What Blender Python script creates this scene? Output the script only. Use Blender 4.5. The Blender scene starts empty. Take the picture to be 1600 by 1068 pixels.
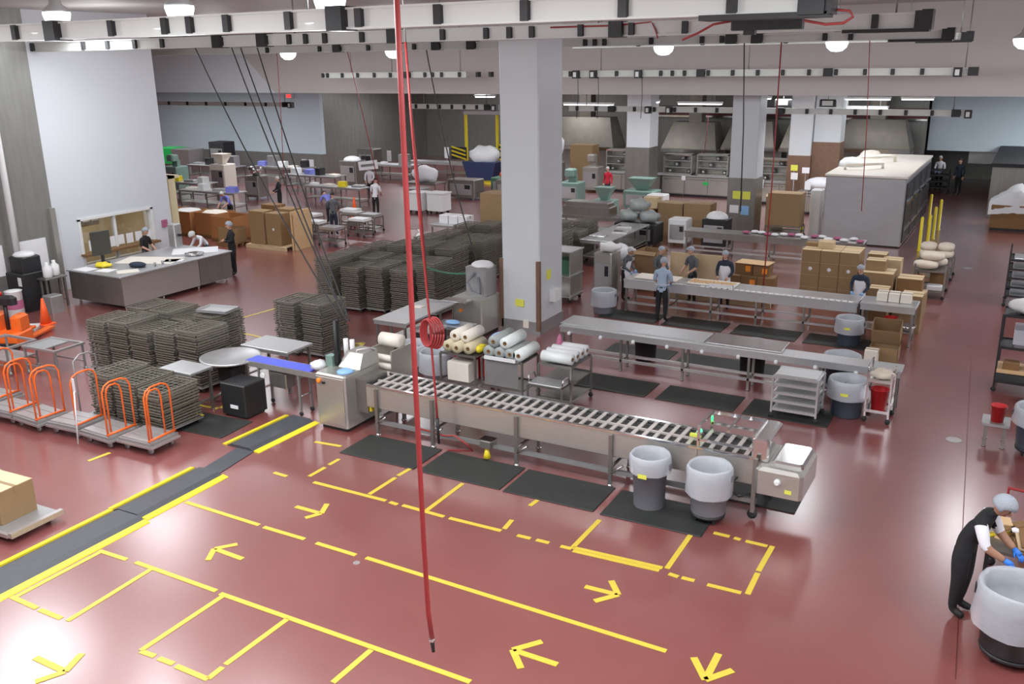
import bpy, math, random
from mathutils import Vector, Matrix

random.seed(7)
sc = bpy.context.scene
COL = sc.collection
R = math.radians

# ---------------------------------------------------------------- camera
CAM_H = 6.7
FOC, PIT, ROL, YAW = 1441.8, 0.296155, -0.014517, -0.511364      # focal length in pixels of a 1600 px frame, pitch, roll, yaw
_c, _s = math.cos, math.sin
FW = Vector((_s(YAW) * _c(PIT), _c(YAW) * _c(PIT), -_s(PIT)))
_r0 = Vector((_c(YAW), -_s(YAW), 0)); _u0 = _r0.cross(FW)
RT = _c(ROL) * _r0 + _s(ROL) * _u0; UP = -_s(ROL) * _r0 + _c(ROL) * _u0
cam_data = bpy.data.cameras.new('camera'); cam = bpy.data.objects.new('camera', cam_data); COL.objects.link(cam)
cam_data.sensor_width = 36; cam_data.sensor_fit = 'HORIZONTAL'; cam_data.lens = FOC / 1600 * 36
cam_data.clip_end = 300; cam_data.clip_start = .05
m3 = Matrix((RT, UP, -FW)).transposed()
cam.matrix_world = Matrix.Translation((0, 0, CAM_H)) @ m3.to_4x4()
sc.camera = cam

# ---------------------------------------------------------------- world, exposure, hall lighting
w = bpy.data.worlds.new('hall_air'); sc.world = w; w.use_nodes = True
w.node_tree.nodes['Background'].inputs[0].default_value = (.9, .93, 1, 1)
w.node_tree.nodes['Background'].inputs[1].default_value = .15
vs = sc.view_settings
vs.view_transform = 'Standard'; vs.look = 'None'; vs.gamma = 1; vs.use_curve_mapping = False
vs.exposure = -0.6
sc.cycles.sample_clamp_direct = 6; sc.cycles.sample_clamp_indirect = 4

def area_light(loc, power, size, size_y=None, col=(.93, .96, 1), parent=None):
    d = bpy.data.lights.new('lamp_and_fill_light', 'AREA'); d.energy = power; d.size = size; d.color = col
    if size_y:
        d.shape = 'RECTANGLE'; d.size_y = size_y
    else:
        d.shape = 'DISK'
    o = bpy.data.objects.new('lamp_and_fill_light', d); COL.objects.link(o)
    o.location = loc
    if parent: o.parent = parent
    return o

HALL_W, BACK_W, GLOBE_W = 300, 260, 150
def hall_light(x, y, z, parent=None):
    area_light((x, y, z), HALL_W * (.26 if parent else 1.25), 1.0 if parent else 2.6, None, (.93, .96, 1), parent)
    d = bpy.data.lights.new('lamp_and_fill_light', 'POINT'); d.energy = GLOBE_W * (1.1 if parent else .85); d.shadow_soft_size = .45; d.color = (.95, .97, 1)
    o = bpy.data.objects.new('lamp_and_fill_light', d); COL.objects.link(o); o.location = (x, y, z - .35)
    if parent: o.parent = parent
# added fill lights without fixtures, above and behind the gallery and along the sides
for x, y in [(-3, 3), (-9.5, 3), (-15.5, 3), (3, 3), (-6.4, 7.5), (-1.8, 7.5), (-12, 8), (-18, 8), (4.5, 10), (-20, 11.4), (6, 19.5), (4.5, 27), (-28, 27), (-34, 27), (-23, 18)]:
    hall_light(x, y, 7.5)
# unseen lights added under the lower kitchen ceiling to brighten the back zone
for x, y in [(-6, 39), (-9.5, 38), (-14, 40), (-20, 40), (-26, 42), (-32, 40), (-38, 39), (-44, 40), (-50, 40), (-36, 50), (-28, 52), (4, 47), (3, 44), (5, 48)]:
    area_light((x, y, 5.2), BACK_W * (1.5 if x < -35 else 2.2 if x > 2 else 1.1), 2.2, .5)
for x, y in [(-7, 46), (-12, 46), (-18, 46), (-23, 47)]:
    area_light((x, y, 5.2), BACK_W * .4, 2.2, .5)

# ---------------------------------------------------------------- pixel to world: where the sight line through a photo pixel meets a plane
def ray(px, py): return FW + RT * ((px - 800) / FOC) - UP * ((py - 534) / FOC)
def G(px, py, z=0.0):
    d = ray(px, py); t = (z - CAM_H) / d.z
    return Vector((d.x * t, d.y * t, z))
def onY(px, py, y):
    d = ray(px, py); t = y / d.y
    return Vector((d.x * t, y, CAM_H + d.z * t))
def onX(px, py, x):
    d = ray(px, py); t = x / d.x
    return Vector((x, d.y * t, CAM_H + d.z * t))

# ---------------------------------------------------------------- materials
def M(name, col, rough=.5, metal=0.0, var=.12, scale=3.0, bump=0.0, stretch=None, emit=0.0, alpha=1.0, trans=0.0, spec=.5, sheen=0):
    m = bpy.data.materials.new(name); m.use_nodes = True
    nt = m.node_tree; b = nt.nodes['Principled BSDF']
    b.inputs['Roughness'].default_value = rough; b.inputs['Metallic'].default_value = metal
    b.inputs['Specular IOR Level'].default_value = spec
    tc = nt.nodes.new('ShaderNodeTexCoord'); mp = nt.nodes.new('ShaderNodeMapping')
    if stretch: mp.inputs['Scale'].default_value = stretch
    nt.links.new(tc.outputs['Object'], mp.inputs['Vector'])
    n = nt.nodes.new('ShaderNodeTexNoise'); n.inputs['Scale'].default_value = scale; n.inputs['Detail'].default_value = 4
    nt.links.new(mp.outputs[0], n.inputs['Vector'])
    mx = nt.nodes.new('ShaderNodeMix'); mx.data_type = 'RGBA'
    mx.inputs[6].default_value = (*[c * (1 - var) for c in col], 1); mx.inputs[7].default_value = (*[min(1, c * (1 + var)) for c in col], 1)
    nt.links.new(n.outputs[0], mx.inputs[0]); nt.links.new(mx.outputs[2], b.inputs['Base Color'])
    if bump:
        bp = nt.nodes.new('ShaderNodeBump'); bp.inputs['Strength'].default_value = bump; bp.inputs['Distance'].default_value = .02
        nt.links.new(n.outputs[0], bp.inputs['Height']); nt.links.new(bp.outputs[0], b.inputs['Normal'])
    if emit:
        b.inputs['Emission Color'].default_value = (*col, 1); b.inputs['Emission Strength'].default_value = emit
    if alpha < 1: b.inputs['Alpha'].default_value = alpha
    if trans: b.inputs['Transmission Weight'].default_value = trans
    return m

def floor_material():
    m = bpy.data.materials.new('red_epoxy'); m.use_nodes = True; nt = m.node_tree; b = nt.nodes['Principled BSDF']
    tc = nt.nodes.new('ShaderNodeTexCoord')
    n1 = nt.nodes.new('ShaderNodeTexNoise'); n1.inputs['Scale'].default_value = .35; n1.inputs['Detail'].default_value = 3
    n2 = nt.nodes.new('ShaderNodeTexNoise'); n2.inputs['Scale'].default_value = 60; n2.inputs['Detail'].default_value = 6
    for n in (n1, n2): nt.links.new(tc.outputs['Object'], n.inputs['Vector'])
    cr = nt.nodes.new('ShaderNodeValToRGB')
    cr.color_ramp.elements[0].position = .3; cr.color_ramp.elements[0].color = (.215, .056, .050, 1)
    cr.color_ramp.elements[1].position = .7; cr.color_ramp.elements[1].color = (.275, .084, .078, 1)
    nt.links.new(n1.outputs[0], cr.inputs[0])
    mx = nt.nodes.new('ShaderNodeMix'); mx.data_type = 'RGBA'; mx.blend_type = 'MULTIPLY'; mx.inputs[0].default_value = .35
    cr2 = nt.nodes.new('ShaderNodeValToRGB'); cr2.color_ramp.elements[0].position = .35; cr2.color_ramp.elements[0].color = (.6, .6, .6, 1); cr2.color_ramp.elements[1].position = .6
    nt.links.new(n2.outputs[0], cr2.inputs[0]); nt.links.new(cr.outputs[0], mx.inputs[6]); nt.links.new(cr2.outputs[0], mx.inputs[7])
    nt.links.new(mx.outputs[2], b.inputs['Base Color'])
    mr = nt.nodes.new('ShaderNodeMapRange'); mr.inputs[3].default_value = .30; mr.inputs[4].default_value = .32
    nt.links.new(n1.outputs[0], mr.inputs[0]); nt.links.new(mr.outputs[0], b.inputs['Roughness'])
    b.inputs['Specular IOR Level'].default_value = .6; b.inputs['Coat Weight'].default_value = 1; b.inputs['Coat Roughness'].default_value = .22; b.inputs['Coat IOR'].default_value = 1.9
    bp = nt.nodes.new('ShaderNodeBump'); bp.inputs['Strength'].default_value = .05; bp.inputs['Distance'].default_value = .01
    nt.links.new(n2.outputs[0], bp.inputs['Height']); nt.links.new(bp.outputs[0], b.inputs['Normal'])
    return m

FLOOR = floor_material()
WALLW = M('white_wall_paint', (.67, .70, .74), .5, 0, .04, .6)
WALLB = M('pale_blue_wall_panel', (.60, .70, .76), .45, 0, .04, .5)
PINK = M('warm_grey_bulkhead_paint', (.57, .525, .515), .6, 0, .04, .4)
CEIL = M('warm_grey_ceiling_paint', (.51, .485, .47), .6, 0, .05, .4)
COLW = M('white_column_panel', (.62, .65, .67), .35, 0, .03, .8)
STEEL = M('brushed_steel', (.50, .49, .45), .32, .68, .12, 6, 0, (1, 1, 12))
STEELH = M('brushed_steel_horizontal', (.56, .565, .57), .38, .75, .1, 5, 0, (8, 1, 1))
STEELD = M('dull_dark_steel', (.30, .29, .27), .38, .8, .2, 4, 0, (1, 1, .3))
OVENS = M('oven_steel', (.46, .46, .475), .38, .5, .1, 2.0, 0, (1, 1, 3))
STEELW = M('stained_wall_steel', (.28, .28, .26), .42, .45, .22, 2.5, 0, (3, 3, .4))
CHROME = M('bright_steel', (.78, .78, .78), .16, 1, .05, 4)
GREYM = M('grey_metal', (.38, .38, .38), .42, .6, .12, 5)
ALU = M('aluminium_deck', (.55, .52, .52), .35, .7, .12, 6, 0, (1, 10, 1))
BLACK = M('black_plastic', (.018, .018, .020), .5, 0, .2, 8)
RUBBER = M('black_rubber', (.022, .024, .024), .65, 0, .25, 40, .15)
MATM = M('worn_rubber_mat', (.026, .029, .026), .55, 0, .3, 30, .25)
RAMPB = M('dark_grey_rubber', (.062, .066, .075), .5, 0, .2, 12, .1)
YEL = M('yellow_tape', (.66, .50, .055), .45, 0, .14, 14)
YELP = M('yellow_plastic', (.85, .68, .03), .4, 0, .08, 6)
ORANGE = M('orange_paint', (.86, .15, .018), .35, 0, .08, 6)
CARD = M('brown_cardboard', (.30, .195, .098), .8, 0, .1, 5)
CARDL = M('light_cardboard', (.64, .49, .30), .8, 0, .08, 5)
CARDD = M('dark_cardboard', (.23, .125, .05), .8, 0, .12, 5)
CARDO = M('orange_brown_board', (.42, .19, .07), .7, 0, .12, 4)
TAPEB = M('parcel_tape', (.30, .20, .10), .3, 0, .05, 5)
PAPER = M('white_paper', (.82, .82, .84), .7, 0, .03, 5)
PAPERY = M('yellow_paper', (.75, .76, .10), .7, 0, .05, 5)
LABO = M('orange_label', (.95, .28, .02), .6, 0, .05, 5)
GREYP = M('grey_bin_plastic', (.19, .19, .215), .45, 0, .1, 5)
GREYP2 = M('blue_grey_bin_plastic', (.055, .070, .095), .45, 0, .1, 5)
LINER = M('clear_plastic_liner', (.80, .84, .90), .28, 0, .05, 9, .5, None, 0, .50)
FILM = M('plastic_film', (.82, .84, .86), .25, 0, .06, 7, .4, None, 0, .80)
WHITEP = M('white_plastic', (.78, .79, .79), .4, 0, .05, 5)
CREAM = M('cream_top_panel', (.80, .75, .66), .5, 0, .06, 2)
BEIGER = M('beige_film_roll', (.62, .54, .36), .45, 0, .1, 6)
WHITER = M('white_film_roll', (.74, .78, .76), .35, 0, .06, 6)
GREYR = M('grey_film_roll', (.34, .37, .36), .35, 0, .12, 6)
SACK = M('pale_paper_sack', (.66, .58, .48), .8, 0, .1, 6, .3)
RED = M('red_plastic', (.55, .015, .02), .38, 0, .08, 6)
REDH = M('red_hose_rubber', (.34, .035, .035), .45, 0, .1, 6)
REDF = M('red_frame_paint', (.28, .02, .02), .4, 0, .1, 6)
BLUE = M('blue_belt', (.06, .09, .62), .45, 0, .08, 6)
BLUEG = M('blue_glove', (.04, .22, .78), .5, 0, .08, 8)
BLUEL = M('light_blue_glove', (.25, .46, .74), .5, 0, .08, 8)
BLUEP = M('navy_plastic', (.02, .035, .10), .5, 0, .1, 6)
GREEN = M('green_plastic', (.02, .48, .10), .4, 0, .1, 6)
DKGREEN = M('dark_green_plastic', (.05, .16, .09), .5, 0, .1, 6)
TEAL = M('teal_machine_paint', (.22, .34, .30), .4, .2, .1, 6)
WIRE = M('dull_wire_screen', (.21, .195, .155), .45, .35, .15, 8)
RAIL = M('white_trunking', (.66, .68, .65), .45, 0, .05, 2)
RUST = M('brown_guard', (.20, .115, .075), .5, .2, .2, 6)
SKIN = M('skin', (.56, .32, .23), .55, 0, .06, 20)
SKIND = M('tan_skin', (.40, .21, .13), .55, 0, .06, 20)
EYE = M('dark_eye', (.03, .02, .02), .2, 0, 0, 5)
LIPS = M('lips', (.40, .14, .12), .5, 0, 0, 5)
NET = M('hair_net', (.36, .40, .45), .8, 0, .25, 60, .4)
NETW = M('white_hair_net', (.62, .62, .60), .8, 0, .25, 60, .4)
HAIR = M('dark_hair', (.03, .02, .015), .6, 0, .3, 60, .4)
CBLACK = M('black_cloth', (.012, .012, .014), .85, 0, .3, 12, .2)
CNAVY = M('navy_cloth', (.022, .032, .055), .85, 0, .2, 12, .2)
CBLUE = M('pale_blue_cloth', (.36, .46, .58), .85, 0, .1, 12, .2)
CPURP = M('periwinkle_cloth', (.20, .22, .62), .85, 0, .1, 12, .2)
CWHITE = M('white_cloth', (.78, .78, .82), .85, 0, .06, 12, .2)
CGREY = M('grey_cloth', (.10, .11, .12), .85, 0, .2, 12, .2)
CRED = M('red_cloth', (.50, .012, .03), .85, 0, .1, 12, .2)
SHOE = M('dark_shoe', (.012, .012, .012), .6, 0, .2, 12)
LAMPON = M('lit_lamp_lens', (.88, .94, 1.0), .3, 0, 0, 5, 0, None, 14)
TUBEON = M('lit_tube', (.90, .95, 1.0), .3, 0, 0, 5, 0, None, 9.0)
GLOWG = M('green_indicator', (.05, .95, .35), .3, 0, 0, 5, 0, None, 3)
GLOWR = M('red_exit_glow', (.95, .04, .04), .3, 0, 0, 5, 0, None, 2.5)
OFFICE = M('cream_office_wall', (.70, .62, .40), .7, 0, .08, 2)
HOODM = M('brown_grey_hood_steel', (.20, .18, .15), .5, .55, .25, 2.5)
SLATM = M('pale_slat', (.56, .52, .48), .35, .3, .08, 8)
MONIM = M('dark_screen_back', (.055, .055, .045), .5, 0, .1, 4)
OVEND = M('dark_oven_door', (.06, .06, .065), .4, .5, .15, 4)
MAROON = M('maroon_band', (.14, .035, .035), .4, .2, .1, 3)
PINKP = M('pink_cloth_bundle', (.42, .12, .22), .7, 0, .1, 8)
DARK = M('dark_recess', (.02, .02, .022), .7, 0, .1, 3)
TAN = M('tan_board', (.66, .45, .24), .7, 0, .08, 5)
CONE = M('cone_orange', (.95, .12, .02), .45, 0, .05, 5)

def glass_material():
    m = bpy.data.materials.new('window_glass'); m.use_nodes = True; nt = m.node_tree
    for n in list(nt.nodes): nt.nodes.remove(n)
    out = nt.nodes.new('ShaderNodeOutputMaterial'); mix = nt.nodes.new('ShaderNodeMixShader')
    t = nt.nodes.new('ShaderNodeBsdfTransparent'); g = nt.nodes.new('ShaderNodeBsdfGlossy'); g.inputs['Roughness'].default_value = .05
    f = nt.nodes.new('ShaderNodeFresnel'); f.inputs[0].default_value = 1.45
    nt.links.new(f.outputs[0], mix.inputs[0]); nt.links.new(t.outputs[0], mix.inputs[1]); nt.links.new(g.outputs[0], mix.inputs[2]); nt.links.new(mix.outputs[0], out.inputs[0])
    return m
GLASS = glass_material()

# ---------------------------------------------------------------- mesh builder
class MB:
    def __init__(s): s.v, s.f, s.sm, s.mi, s.cur = [], [], [], [], 0
    def add(s, vs_, fs, smooth=False):
        o = len(s.v); s.v += [tuple(p) for p in vs_]
        for f in fs: s.f.append([o + i for i in f]); s.sm.append(smooth); s.mi.append(s.cur)
        return s
    def box(s, x0, x1, y0, y1, z0, z1):
        return s.add([(x0, y0, z0), (x1, y0, z0), (x1, y1, z0), (x0, y1, z0), (x0, y0, z1), (x1, y0, z1), (x1, y1, z1), (x0, y1, z1)],
                     [(3, 2, 1, 0), (4, 5, 6, 7), (0, 1, 5, 4), (1, 2, 6, 5), (2, 3, 7, 6), (3, 0, 4, 7)])
    def cbox(s, c, d, rz=0, rx=0, ry=0):
        m = Matrix.Translation(c) @ Matrix.Rotation(rz, 4, 'Z') @ Matrix.Rotation(ry, 4, 'Y') @ Matrix.Rotation(rx, 4, 'X')
        h = [x / 2 for x in d]; p = []
        for z in (-1, 1):
            for x, y in ((-1, -1), (1, -1), (1, 1), (-1, 1)): p.append(m @ Vector((x * h[0], y * h[1], z * h[2])))
        return s.add(p, [(3, 2, 1, 0), (4, 5, 6, 7), (0, 1, 5, 4), (1, 2, 6, 5), (2, 3, 7, 6), (3, 0, 4, 7)])
    def bbox(s, x0, x1, y0, y1, z0, z1, c=.01):
        """box with chamfered vertical and top edges"""
        def ring(i, z): return [(x0 + i + c, y0 + i, z), (x1 - i - c, y0 + i, z), (x1 - i, y0 + i + c, z), (x1 - i, y1 - i - c, z), (x1 - i - c, y1 - i, z), (x0 + i + c, y1 - i, z), (x0 + i, y1 - i - c, z), (x0 + i, y0 + i + c, z)]
        p = ring(0, z0) + ring(0, z1 - c) + ring(c, z1)
        f = [tuple(range(7, -1, -1)), tuple(range(16, 24))]
        for k in (0, 8):
            for i in range(8): f.append((k + i, k + (i + 1) % 8, k + 8 + (i + 1) % 8, k + 8 + i))
        return s.add(p, f)
    def tube(s, pts, r, n=8, cap=True):
        pts = [Vector(p) for p in pts]; rr = r if isinstance(r, (list, tuple)) else [r] * len(pts)
        vs_, prev = [], None
        for i, p in enumerate(pts):
            a = pts[max(0, i - 1)]; b = pts[min(len(pts) - 1, i + 1)]; d = (b - a).normalized()
            if prev is None:
                prev = d.orthogonal().normalized()
            prev = (prev - d * prev.dot(d)); prev = prev.normalized() if prev.length > 1e-6 else d.orthogonal().normalized()
            q = d.cross(prev)
            for k in range(n):
                t = 2 * math.pi * k / n; vs_.append(p + (prev * _c(t) + q * _s(t)) * rr[i])
        f = []
        for i in range(len(pts) - 1):
            for k in range(n): f.append((i * n + k, i * n + (k + 1) % n, (i + 1) * n + (k + 1) % n, (i + 1) * n + k))
        s.add(vs_, f, True)
        if cap:
            o = len(s.v) - len(vs_)
            s.f.append([o + k for k in range(n - 1, -1, -1)]); s.f.append([o + (len(pts) - 1) * n + k for k in range(n)]); s.sm += [False, False]; s.mi += [s.cur] * 2
        return s
    def lathe(s, prof, n=20, c=(0, 0, 0), wob=0, cap=True, axis='z', rip=0):
        vs_ = []
        for r, z in prof:
            for k in range(n):
                t = 2 * math.pi * k / n; q = r * (1 + (random.uniform(-wob, wob) if wob else 0) + (rip * (_s(5 * t + 9 * z) + .6 * _s(11 * t - 14 * z)) if rip else 0))
                x, y, zz = q * _c(t), q * _s(t), z + (random.uniform(-wob, wob) * .12 if wob else 0)
                if axis == 'y': x, y, zz = x, zz, y
                if axis == 'x': x, y, zz = zz, x, y
                vs_.append((c[0] + x, c[1] + y, c[2] + zz))
        f = []
        for i in range(len(prof) - 1):
            for k in range(n): f.append((i * n + k, i * n + (k + 1) % n, (i + 1) * n + (k + 1) % n, (i + 1) * n + k))
        s.add(vs_, f, True)
        if cap:
            o = len(s.v) - len(vs_)
            s.f.append([o + k for k in range(n - 1, -1, -1)]); s.f.append([o + (len(prof) - 1) * n + k for k in range(n)]); s.sm += [False, False]; s.mi += [s.cur] * 2
        return s
    def ell(s, c, r, nu=12, nv=8, fn=None, mat=None):
        p = []
        for j in range(nv + 1):
            ph = math.pi * j / nv
            for i in range(nu):
                t = 2 * math.pi * i / nu
                q = Vector((_s(ph) * _c(t), _s(ph) * _s(t), _c(ph)))
                if fn: q = fn(q)
                q = Vector((q.x * r[0], q.y * r[1], q.z * r[2]))
                if mat: q = mat @ q
                p.append((c[0] + q.x, c[1] + q.y, c[2] + q.z))
        f = []
        for j in range(nv):
            for i in range(nu): f.append((j * nu + i, (j + 1) * nu + i, (j + 1) * nu + (i + 1) % nu, j * nu + (i + 1) % nu))
        return s.add(p, f, True)
    def prism(s, poly, z0, z1):
        n = len(poly); p = [(x, y, z0) for x, y in poly] + [(x, y, z1) for x, y in poly]
        return s.add(p, [tuple(range(n - 1, -1, -1)), tuple(range(n, 2 * n))] + [(i, (i + 1) % n, n + (i + 1) % n, n + i) for i in range(n)])
    def grid(s, rows, smooth=True):
        n = len(rows[0]); p = [q for r in rows for q in r]
        return s.add(p, [(i * n + j, i * n + j + 1, (i + 1) * n + j + 1, (i + 1) * n + j) for i in range(len(rows) - 1) for j in range(n - 1)], smooth)
    def mesh(s, name, mats):
        me = bpy.data.meshes.new(name); me.from_pydata(s.v, [], s.f)
        for m in (mats if isinstance(mats, (list, tuple)) else [mats]): me.materials.append(m)
        me.polygons.foreach_set('use_smooth', s.sm); me.polygons.foreach_set('material_index', s.mi); me.update()
        return me

def link(name, me, parent=None, loc=None, rz=0):
    o = bpy.data.objects.new(name, me); COL.objects.link(o)
    if parent is not None: o.parent = parent
    if loc is not None: o.location = loc
    if rz: o.rotation_euler = (0, 0, rz)
    return o
def part(parent, name, mb, mats, loc=None, rz=0): return link(name, mb.mesh(name, mats), parent, loc, rz)
def tag(o, label, cat, group=None, kind=None):
    o['label'] = label
    if cat: o['category'] = cat
    if group: o['group'] = group
    if kind: o['kind'] = kind
    return o
def thing(name, label, cat, loc=(0, 0, 0), rz=0, group=None):
    o = bpy.data.objects.new(name, None); COL.objects.link(o); o.location = loc; o.rotation_euler = (0, 0, rz); o.empty_display_size = .1
    return tag(o, label, cat, group)
def solo(name, label, cat, mb, mats, loc=(0, 0, 0), rz=0, group=None): return tag(link(name, mb.mesh(name, mats), None, loc, rz), label, cat, group)
def struct(name, mb, mats, parent=None, label=None):
    o = link(name, mb.mesh(name, mats), parent)
    if parent is None: o['kind'] = 'structure'
    if label: o['label'] = label
    return o
KIDS = {}
def kids(o): return [c for c in COL.objects if c.parent == o]
def copy_tree(o, parent=None):
    c = o.copy(); COL.objects.link(c)
    if parent is not None: c.parent = parent
    for ch in KIDS.get(o.name, ()): copy_tree(ch, c)
    return c
def remember(root):
    """note the children of a finished thing once, so that copying stays quick"""
    for o in list(COL.objects):
        if o.parent is not None and (o.parent == root or o.parent.parent == root):
            KIDS.setdefault(o.parent.name, [])
            if o not in KIDS[o.parent.name]: KIDS[o.parent.name].append(o)
def dup(root, loc, rz=0, label=None, group=None):
    if root.name not in KIDS: remember(root)
    c = copy_tree(root); c.location = loc; c.rotation_euler = (0, 0, rz)
    if label: c['label'] = label
    if group: c['group'] = group
    return c
# ================================================================ THE SETTING
HC, BC, YB = 8.3, 5.38, 34.0           # hall ceiling, kitchen ceiling, bulkhead plane
floor = struct('floor', MB().box(-75, 9, -4, 62, -.2, 0), FLOOR, None, 'glossy red epoxy floor with yellow tape markings')
struct('ceiling', MB().box(-75, 9, -4, YB + .3, HC, HC + .2), CEIL, None, 'high warm grey hall ceiling')
struct('ceiling_back', MB().box(-75, 9, YB + .3, 62, BC, BC + .2), WALLW, None, 'lower ceiling over the kitchen zone')
struct('wall_bulkhead', MB().box(-75, 8.6, YB, YB + .3, BC, HC), PINK, None, 'warm grey bulkhead across the hall above the kitchen zone')
struct('painted_light_patch', MB().add([(x_, y_, z_) for y_ in (YB - .03, YB) for x_, z_ in ((-75, BC), (-31.7, BC), (-34.8, HC), (-75, HC))], [(0, 1, 2, 3), (7, 6, 5, 4), (0, 4, 5, 1), (1, 5, 6, 2), (2, 6, 7, 3), (3, 7, 4, 0)]), WALLW, bpy.data.objects['wall_bulkhead'], 'stretch of the bulkhead coloured white for the light on it')  # pale light over the left of the bulkhead, put in as white colour
struct('wall_right', MB().box(8.6, 9, -4, 62, 0, HC), WALLW)
struct('wall_front', MB().box(-75, 9, -4.4, -4, 0, HC), WALLW)
struct('wall_far_left', MB().box(-75.4, -75, -4, 62, 0, HC), WALLW)
struct('wall_back', MB().box(-39.5, 8.6, 58, 58.3, 0, BC), STEELW, None, 'dull steel wall behind the kitchen')
# white wall on the left with a pass-through window and a steel clad stretch
wl = MB(); XL = -26.0
wl.box(XL - .3, XL, 8.0, 18.6, 0, HC).box(XL - .3, XL, 21.35, 22.2, 0, HC).box(XL - .3, XL, 18.6, 21.35, 2.06, HC).box(XL - .3, XL, 18.6, 21.35, 0, .62)
wall_left = struct('wall_left', wl, WALLW, None, 'tall white wall on the left beside the steel counter')
struct('steel_cladding', MB().box(XL, XL + .03, 8.0, 17.72, 0, 8.3), STEELW, wall_left, 'dull steel cladding on the wall')
for i, y in enumerate((15.0, 16.4)): struct('notice', MB().box(XL + .03, XL + .04, y, y + .95, .85, 1.75), PAPER, wall_left)
pst = MB().box(XL + .03, XL + .18, 17.55, 17.72, 0, 2.6); struct('corner_post', pst, STEEL, wall_left)
struct('white_pipe', MB().tube([(-25.75, 16.25, 0), (-25.75, 16.25, 8.2)], .09, 10), WHITEP, wall_left, 'white vertical pipe in front of the steel cladding')
struct('alarm_box', MB().box(XL, XL + .07, 21.75, 21.95, 1.35, 1.6), PINKP, wall_left)
win = struct('window_1', MB().box(XL - .32, XL + .04, 18.52, 18.62, .6, 2.1).box(XL - .32, XL + .04, 21.32, 21.42, .6, 2.1).box(XL - .32, XL + .04, 18.52, 21.42, 2.04, 2.12).box(XL - .32, XL + .04, 18.52, 21.42, .56, .64), WHITEP, None, 'pass-through window in the white wall showing a cream office')
struct('mullion', MB().box(XL - .2, XL - .05, 19.9, 19.98, .62, 2.06), WHITEP, win)
struct('pane', MB().box(XL - .13, XL - .12, 18.62, 19.9, .64, 2.04), GLASS, win); struct('pane', MB().box(XL - .13, XL - .12, 19.98, 21.32, .64, 2.04), GLASS, win)
struct('sill_board', MB().box(XL - .1, XL + .30, 18.5, 21.4, .93, 1.0), CARDD, win)
for i in range(7):
    y = 18.9 + i * .36
    struct('posted_sheet', MB().box(XL - .11, XL - .10, y, y + .27, 1.03 + .02 * (i % 2), 1.36), PAPER, win)
struct('wall_office', MB().box(-29.3, -29, 17, 23, 0, 3).box(-29, -26.3, 22.5, 22.8, 0, 3).box(-29, -26.3, 17, 17.3, 0, 3).box(-29, -26.3, 17, 23, 2.9, 3), OFFICE, None, 'cream office wall seen through the window')
ob = thing('office_board', 'dark framed notice board on the cream office wall behind the window', 'board', (-28.98, 20.9, 1.7))
part(ob, 'board', MB().box(0, .04, -.6, .6, -.35, .35), GREYM)
for y in (-.45, -.05, .3): part(ob, 'sheet', MB().box(.04, .05, y, y + .28, -.25, .1), PAPER)
area_light((-27.6, 19.9, 2.8), 45, .8, None, (1, .93, .78))
# back left: pale wall panel over a steel wainscot, then a steel return wall
struct('wall_back_left', MB().box(-75, -39.5, 46.2, 46.5, 1.15, BC), WALLB, None, 'pale blue upper wall at the back left')
struct('trim_1', MB().box(-75, -39.5, 46.1, 46.5, 0, 1.15), STEELW, None, 'dull steel wainscot at the back left')
struct('wall_return', MB().box(-39.8, -39.5, 46.5, 58, 0, BC), STEELW, None, 'dull steel return wall behind the white coated workers')
wbr = struct('wall_back_right', MB().box(-4.85, 8.6, 52.6, 53, 1.98, BC).box(-7.6, -7.2, 52.6, 53, 0, BC), WALLB, None, 'pale wall over the dark opening at the end of the right aisle')
struct('door_1', MB().box(-2.9, -1.45, 53.0, 53.1, 1.35, 2.0), GREYM, None, 'grey roll door hanging half open in the dark opening')
cr = struct('wall_cold_room', MB().box(-1.45, 8.6, 44, 52.6, 0, 2.15), STEELW, None, 'steel panelled cold room on the right of the aisle')
struct('door_frame', MB().box(.1, .25, 43.9, 44, 0, 1.7).box(1.2, 1.35, 43.9, 44, 0, 1.7).box(.1, 1.35, 43.9, 44, 1.7, 1.8), ALU, cr)
struct('door_panel', MB().box(.25, 1.2, 43.95, 44, .02, 1.7), STEELD, cr)
struct('roof_cap', MB().box(-1.5, 8.6, 43.9, 52.6, 2.15, 2.3), DARK, cr)

def column(x0, x1, y0, y1, clad, top, label, cladmat=STEELD):
    c = struct('column', MB().bbox(x0, x1, y0, y1, 0, top, .03), COLW, None, label)
    if clad: struct('cladding', MB().box(x0 - .02, x1 + .02, y0 - .02, y1 + .02, 0, clad), cladmat, c)
    return c
c0 = column(-11.48, -10.41, 20.0, 21.3, .32, HC, 'tall white square column in the middle of the hall', GREYM)
for x, y in ((-10.43, 19.98), (-11.5, 20.02)):
    struct('corner_guard', MB().box(x - .05, x + .05, y - .04, y + .05, .1, 1.9), RUST, c0, 'brown metal corner guard')
for px, py, a, b, m in ((812, 473, .12, .09, PAPERY), (822, 506, .08, .10, CREAM)):
    p = onY(px, py, 19.98); struct('notice', MB().box(p.x - a, p.x + a, 19.97, 20, p.z - b, p.z + b), m, c0, 'small yellow notice')
struct('notice', MB().box(-10.41, -10.39, 20.4, 20.6, 1.35, 1.6), PAPERY, c0); struct('wall_box', MB().box(-10.41, -10.25, 20.55, 20.9, .75, 1.05), WHITEP, c0)
c1 = column(-10.2, -9.15, 35.5, 36.5, 2.25, BC, 'white column with a steel clad foot in the kitchen zone')
for x, m in ((-10.0, PAPERY), (-9.62, PAPERY)): struct('notice', MB().box(x, x + .3, 35.46, 35.49, 1.45, 1.75), m, c1)
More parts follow.
